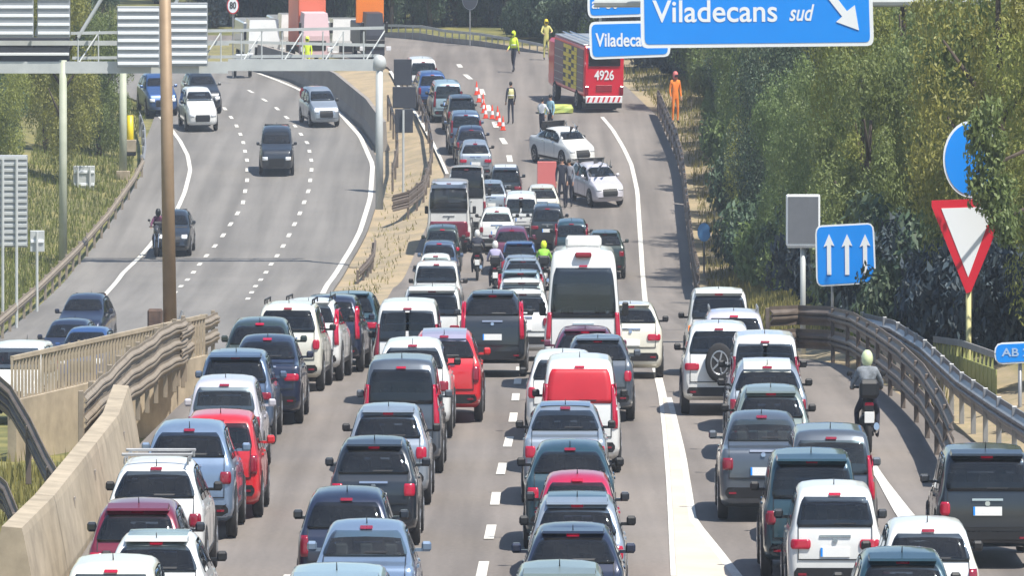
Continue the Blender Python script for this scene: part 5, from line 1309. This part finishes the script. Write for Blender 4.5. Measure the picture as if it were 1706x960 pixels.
post_sign(e, c, 1387, 400, 560, d4, .045, STEEL); post_sign(e, c, 1438, 400, 560, d4, .045, mat('pale_green_post', (.4, .45, .25), .6))
d5 = 172.0
q = at_d(1613, 660, d5); e = empty('give_way_sign', q, 0, 'white give way triangle with red border on a yellowish post', 'sign'); c = q
def tri(s_, cy): return None
flat_poly(e, c, [(1552, 334), (1672, 330), (1678, 340), (1618, 486), (1610, 489), (1552, 344)], d5, SIGNRED, y0=-.03, y1=.02, name='border')
flat_poly(e, c, [(1568, 347), (1656, 344), (1613, 462)], d5, SIGNWHITE, y0=-.045, y1=-.03, name='face')
post_sign(e, c, 1614, 480, 690, d5, .075, mat('yellow_post', (.50, .46, .22), .6), .1)
q = at_d(1618, 330, d5 + .5); s_ = F / d5
e = empty('blue_disc_sign', q, rad(0), 'blue round sign with white rim half hidden by leaves, above the triangle', 'sign')
rr = 47 / s_; n = 36; zc = at_d(1615, 265, d5 + .5)[2] - q[2]
for nm, r0, y0, y1, m in (('rim', rr, .03, -.0, SIGNWHITE), ('face', rr*.93, -.002, -.015, SIGNBLUE)):
    mb = MB(); mb.loft([[(r0*math.cos(a), y, zc + r0*.98*math.sin(a)) for a in [i*2*math.pi/n for i in range(n)]] for y in (y0, y1)]); mb.build(nm, m, e)
post_sign(e, q, 1618, 265, 480, d5 + .5, .05, STEEL, .06)
d6 = 160.0
e, c = frame_sign([(1656, 572), (1745, 568), (1745, 603), (1657, 608)], d6, 'narrow blue sign at the right frame edge below the triangle', bw=.04)
put_text(e, c, 'AB 2', 1692, 588, d6, 46, 14, mat('faded_sign_text', (.35, .5, .7), .5), .02)
post_sign(e, c, 1700, 580, 760, d6, .05, STEEL)

# ------------------------------------------------------------------ vegetation
def leaves(centres, radii, per, size, seed, up=.3, stretch=1.3):
    rg = np.random.default_rng(seed); V = []; Fs = []
    C = np.repeat(np.asarray(centres), per, axis=0); R = np.repeat(np.asarray(radii), per)[:, None]
    n = len(C); dirs = rg.normal(size=(n, 3)); dirs /= np.linalg.norm(dirs, axis=1)[:, None]
    rr_ = rg.uniform(.2, 1.1, (n, 1)) ** .45; pos = C + dirs * R * rr_ * np.array([1, 1, stretch])
    nor = dirs * .7 + rg.normal(size=(n, 3)) * .6 + np.array([0, 0, up]); nor /= np.linalg.norm(nor, axis=1)[:, None]
    a = np.cross(nor, rg.normal(size=(n, 3)) * .5 + np.array([0, 0, 1.0])); a /= np.linalg.norm(a, axis=1)[:, None] + 1e-9; b_ = np.cross(nor, a)
    s_ = rg.uniform(.5, 1.2, (n, 1)) * size; w_ = s_ * .45
    q = np.stack([pos - b_*s_, pos + a*w_, pos + b_*s_, pos - a*w_], 1).reshape(-1, 3)
    f = np.arange(4*n).reshape(-1, 4)
    return q, f
def crown_mesh(rx, rz_, nc, per, size, seed, m, base=.25):
    rg = np.random.default_rng(seed + 100); cs = []; rs = []
    while len(cs) < nc:
        p = rg.uniform(-1, 1, 3); l = np.linalg.norm(p)
        if l > 1 or l < .35: continue
        cs.append((p[0]*rx, p[1]*rx, (p[2] + 1) * rz_ + base)); rs.append(rg.uniform(.45, .9) * rx * .40)
    v_, f = leaves(cs, rs, per, size, seed, stretch=1.5); v_[:, 2] = np.maximum(v_[:, 2], .05); v_[:, 2] *= K
    me = bpy.data.meshes.new('crown'); me.from_pydata(v_.tolist(), [], f.tolist()); me.materials.append(m); me.update(); return me
def trunk_mesh(h, r0, seed):
    rg = random.Random(seed); mb = MB(); p = Vector((0, 0, -.3)); pts = [p.copy()]
    for k in range(5): p = p + Vector((rg.uniform(-.15, .15), rg.uniform(-.15, .15), (h + .3) / 5)); pts.append(p.copy())
    mb.loft(capsule_path(pts, [r0*(1 - .14*i) for i in range(6)], 8))
    for k in range(7):
        s0 = pts[1 + k % 4]; a = rg.uniform(0, 6.28); e_ = s0 + Vector((math.cos(a)*h*.22, math.sin(a)*h*.22, h*.22))
        mb.tube(s0, e_, r0*.45, r0*.15, 6)
    return mb.mesh('trunk', BARK, True)
VAR = []
for i in range(7):
    mi = [0, 1, 0, 1, 2, 3, 2][i]
    h = [5.0, 4.4, 5.6, 3.8, 4.6, 4.8, 4.0][i]
    VAR.append((crown_mesh(2.1 + .2*(i % 3), h * .95, 52, 560, .074, i, LEAF[mi], .1), trunk_mesh(h * 1.3, .2, i), h, mi))
TL = ['olive', 'mid green', 'olive', 'mid green', 'dark green', 'hazy blue', 'dark green']
def tree(x, d, vi, sc, label, group, z=None, sz=1.0, name='tree'):
    cm_, tm_, h, mi = VAR[vi]; zz = ground(x, d) if z is None else z
    r = empty(name, (x, d, zz), random.uniform(0, 6.28), label, 'tree', group); r.scale = (sc, sc, sc * sz)
    link('trunk', tm_, r); link('crown', cm_, r); return r
# right wood: trees from the verge outwards
xT_D = [120, 170, 180, 190, 198, 225, 257, 297, 352, 378, 400, 420, 440]; xT_X = [16.5, 14.6, 13.4, 12.2, 11.7, 11.4, 11.4, 11.0, 12.3, 11.6, 8.6, 5.6, 1.5]
random.seed(21); RT = []
d = 172.0; row = 0
while d < 442:
    x0 = float(np.interp(d, xT_D, xT_X)); xmax = 853 * d / F + 4.5; x = x0 + random.uniform(0, .8) + .6
    if d < 214: x = max(x, (1590 - CX) * d / F + 1.2)
    while x < xmax:
        RT.append((x, d + random.uniform(-2.5, 2.5))); x += random.uniform(3.0, 4.2)
    d += random.uniform(8, 11); row += 1
for i, (x, d) in enumerate(RT):
    edge_row = x < np.interp(d, xT_D, xT_X) + 2.2
    vi = random.choice([0, 1, 2, 3, 0, 2]) if not (d > 365) else random.choice([4, 5, 6])
    if edge_row and d > 215: vi = random.choice([1, 4, 3, 1, 0])
    px = CX + x * F / d
    sc = random.uniform(.85, 1.2) if d > 205 else random.uniform(.8, 1.05)
    if d > 240 : sc *= 1.05
    if edge_row and d > 215: sc *= .78
    if d > 375: vi = random.choice([5, 5, 4])
    where = 'behind the give way sign' if px > 1540 else 'behind the three arrow sign' if px > 1400 else 'right of the orange suited person' if px < 1250 else 'under the large blue sign'
    off = x - np.interp(d, xT_D, xT_X)
    row_ = 'front edge' if off < 3 else 'second rank' if off < 7 else 'deep rank'
    far_ = 'near' if d < 215 else 'middle' if d < 270 else 'far' if d < 340 else 'farthest'
    tree(x, d, vi, sc, f'{TL[vi]} tree, {far_} {row_} of the right wood {where.replace(chr(32)+"the ", chr(32))}', 'trees of the wood right of the road')
# low bushes at the wood's foot, shade put into the dark leaf colours
BUSH = [crown_mesh(1.3, .9, 46, 80, .13, 40 + i, LEAF[[2, 3, 1][i]], .0) for i in range(3)]
random.seed(5)
for i in range(110):
    d = random.uniform(176, 440) if i < 70 else random.uniform(150, 215); x = float(np.interp(d, xT_D, xT_X)) + (random.uniform(-.6, 1.6) if i < 70 else random.uniform(-1.0, 4))
    b_ = link('bush', BUSH[i % 3], None, (x, d, ground(x, d)), (0, 0, random.uniform(0, 6))); s_ = random.uniform(.7, 1.3); b_.scale = (s_, s_, s_)
    tag(b_, f"{['dark', 'shade blue', 'mid green'][i % 3]} bush at the {'near' if d < 200 else 'middle' if d < 290 else 'far'} foot of the right wood, {'behind the slip road rail' if d < 215 else 'along the verge' if d < 380 else 'by the fire engine'}", 'bush', 'bushes at the edge of the right wood')
# leafy branch hiding the right of the disc and arrow signs
def clump(px, py, d, sx, sz, label, m=LEAF[1], n=10, per=90, seed=3, size=.1):
    rg = np.random.default_rng(seed); c = at_d(px, py, d); cs = [(rg.uniform(-1, 1)*sx, rg.uniform(-.3, .3), rg.uniform(-1, 1)*sz) for _ in range(n)]
    v_, f = leaves(cs, [.28]*n, per, size, seed, stretch=1.0); v_[:, 2] *= K
    me = bpy.data.meshes.new('foliage'); me.from_pydata(v_.tolist(), [], f.tolist()); me.materials.append(m); me.update()
    e = empty('hanging_branch', c, 0, label, 'branch'); link('foliage', me, e)
    mb = MB(); mb.tube((-sx*.6, 0, -sz*.3), (6, 3.5, 1.5), .03, .09, 6); mb.build('branch_wood', BARK, e); return e
clump(1640, 262, 170.5, .36, .95, 'leafy branch covering the right half of the blue disc', LEAF[1], 30, 130, 3, size=.08)
clump(1676, 352, 170.5, .32, .55, 'leafy twig over the right corner of the give way sign', LEAF[1], 14, 120, 8, size=.08)
# left trees
random.seed(9)
LT = [(-25.5, 352, 0), (-29, 350, 2), (-28.5, 362, 1), (-24.5, 372, 4), (-31, 375, 0), (-27, 384, 4), (-34, 360, 2), (-23.8, 340, 0), (-22.8, 355, 3), (-27.5, 335, 4), (-30.5, 395, 5), (-36, 390, 4), (-26, 318, 2), (-29, 310, 0)]
for i, (x, d, vi) in enumerate(LT):
    tree(x, d, vi, random.uniform(.75, 1.0), f'{TL[vi]} tree on the left verge {"beyond the yellow post" if d > 358 else "behind the pale sign backs" if x < -27.2 else "next to the pale pole"}', 'trees left of the oncoming carriageway')
# far dark belt, distance haze put into the blue leaf colour
random.seed(12)
FAR_TREES = []
for i in range(46): FAR_TREES.append((430 + (i / 45) * 640 + random.uniform(-8, 8) - 90, random.uniform(449, 456), 1.0))
for i in range(60): FAR_TREES.append((random.uniform(230, 1250), random.uniform(458, 540), 1.3))
for i, (px, d, sc) in enumerate(FAR_TREES):
    wh = 'above the far railing' if px > 640 else 'behind the white trucks' if px > 400 else 'above the gantry left of the speed sign'
    vi = random.choice([5, 4, 5, 6]); x = (px - CX) * d / F
    tree(x, d, vi, random.uniform(.85, 1.2) * sc, f'{TL[vi]} tree of the far belt {wh}', 'dark trees beyond the bend')
for i in range(76):
    px = random.uniform(320, 1010); d = random.uniform(447.5, 450)
    if i >= 46: px = random.uniform(850, 1060); d = random.uniform(427 + max(0, (930 - px) * .12), 447); x = (px - CX) * d / F
    b_ = link('bush', BUSH[(0, 0, 2)[i % 3]], None, (x, d, ground(x, d)), (0, 0, random.uniform(0, 6)))
    tag(b_, 'dark bush at the foot of the far tree belt', 'bush', 'bushes under the far trees')
# weeds
def weed(px, py, d, h, label, m, seed):
    rg = random.Random(seed); c = at_d(px, py, d); mb = MB()
    for k in range(60):
        a = rg.uniform(0, 6.28); r0 = rg.uniform(0, .25); x, y = r0*math.cos(a), r0*math.sin(a); hh = h*rg.uniform(.4, 1); lx = rg.uniform(-.2, .2)
        mb.add([(x-.02, y, 0), (x+.02, y, 0), (x+lx*.5+.015, y, hh*.6), (x+lx, y+rg.uniform(-.1,.1), hh), (x+lx*.5-.015, y, hh*.6)], [(0, 1, 2, 3, 4)])
    ob = mb.build('weed_clump', m, None, c); tag(ob, label, 'weeds')
weed(1440, 600, 186, 1.2, 'tall pale green weeds growing through the arching guardrail', WEED, 1)
weed(1425, 596, 187, .8, 'shorter pale weeds left of the tall ones at the guardrail', WEED, 2)
weed(1530, 640, 180, .9, 'yellow green weeds where the guardrail meets the fence', WEED, 3)
weed(1565, 700, 165, .8, 'yellow weeds behind the grey guardrail', GRASSM, 4)
def grass_patch(fn, n, h, m, name, label, seed):
    rg = np.random.default_rng(seed); V = []; Fs = []
    for i in range(n):
        x, d = fn(rg); z = ground(x, d) - .08; a = rg.uniform(0, 3.14); hh = h * rg.uniform(.4, 1); w_ = .03
        b0 = len(V); V += [(x - w_*math.cos(a), d - w_*math.sin(a), z), (x + w_*math.cos(a), d + w_*math.sin(a), z), (x + rg.uniform(-.1, .1), d + rg.uniform(-.1, .1), z + hh)]; Fs.append((b0, b0+1, b0+2))
    ob = link(name, mesh_of(name, V, Fs, m)); tag(ob, label, 'grass', kind='stuff')
def vr_(rg): d = rg.uniform(205, 400); return (rre(d) + .5 + rg.uniform(0, 1) ** .8 * 3.6, d)
def vl_(rg): d = rg.uniform(235, 400); return (lle(d) - .5 - rg.uniform(0, 1) * 5.5, d)
def vm_(rg):
    while True:
        d = rg.uniform(150, 345); x = rg.uniform(lre(d) + .4, rle(d) - .6) if lre(d) + .4 < rle(d) - .6 else rle(d) - 1
        if rg.uniform() < .5: return (x, d)
grass_patch(vr_, 16000, .35, GRASSM, 'verge_grass', 'dry yellow grass on the verge right of the road', 1)
grass_patch(vl_, 22000, .35, mat('green_grass', (.15, .17, .04), .8, island=.4, translucent=.2), 'verge_grass', 'green and yellow grass left of the oncoming carriageway', 2)
grass_patch(vm_, 1300, .22, GRASSM, 'median_grass', 'sparse dry tufts on the sandy median', 3)
def vn_(rg): return (rg.uniform(-17, -9.6), rg.uniform(125, 165))
grass_patch(vn_, 7000, .45, GRASSM, 'slope_grass', 'dry grass on the slope below the parapet', 4)

# ------------------------------------------------------------------ air
mb = MB(); mb.box(-260, 180, -30, 640, -6, 24)
hz = mb.build('haze', []); hm = bpy.data.materials.new('haze'); hm.use_nodes = True; N = hm.node_tree.nodes; N.clear()
ho = N.new('ShaderNodeOutputMaterial'); hp = N.new('ShaderNodeVolumePrincipled'); hp.inputs['Color'].default_value = (.80, .88, 1, 1)
hp.inputs['Density'].default_value = .0003; hp.inputs['Anisotropy'].default_value = .2
hm.node_tree.links.new(hp.outputs[0], ho.inputs['Volume']); hz.data.materials.append(hm); tag(hz, 'thin pale haze over the road', kind='stuff')
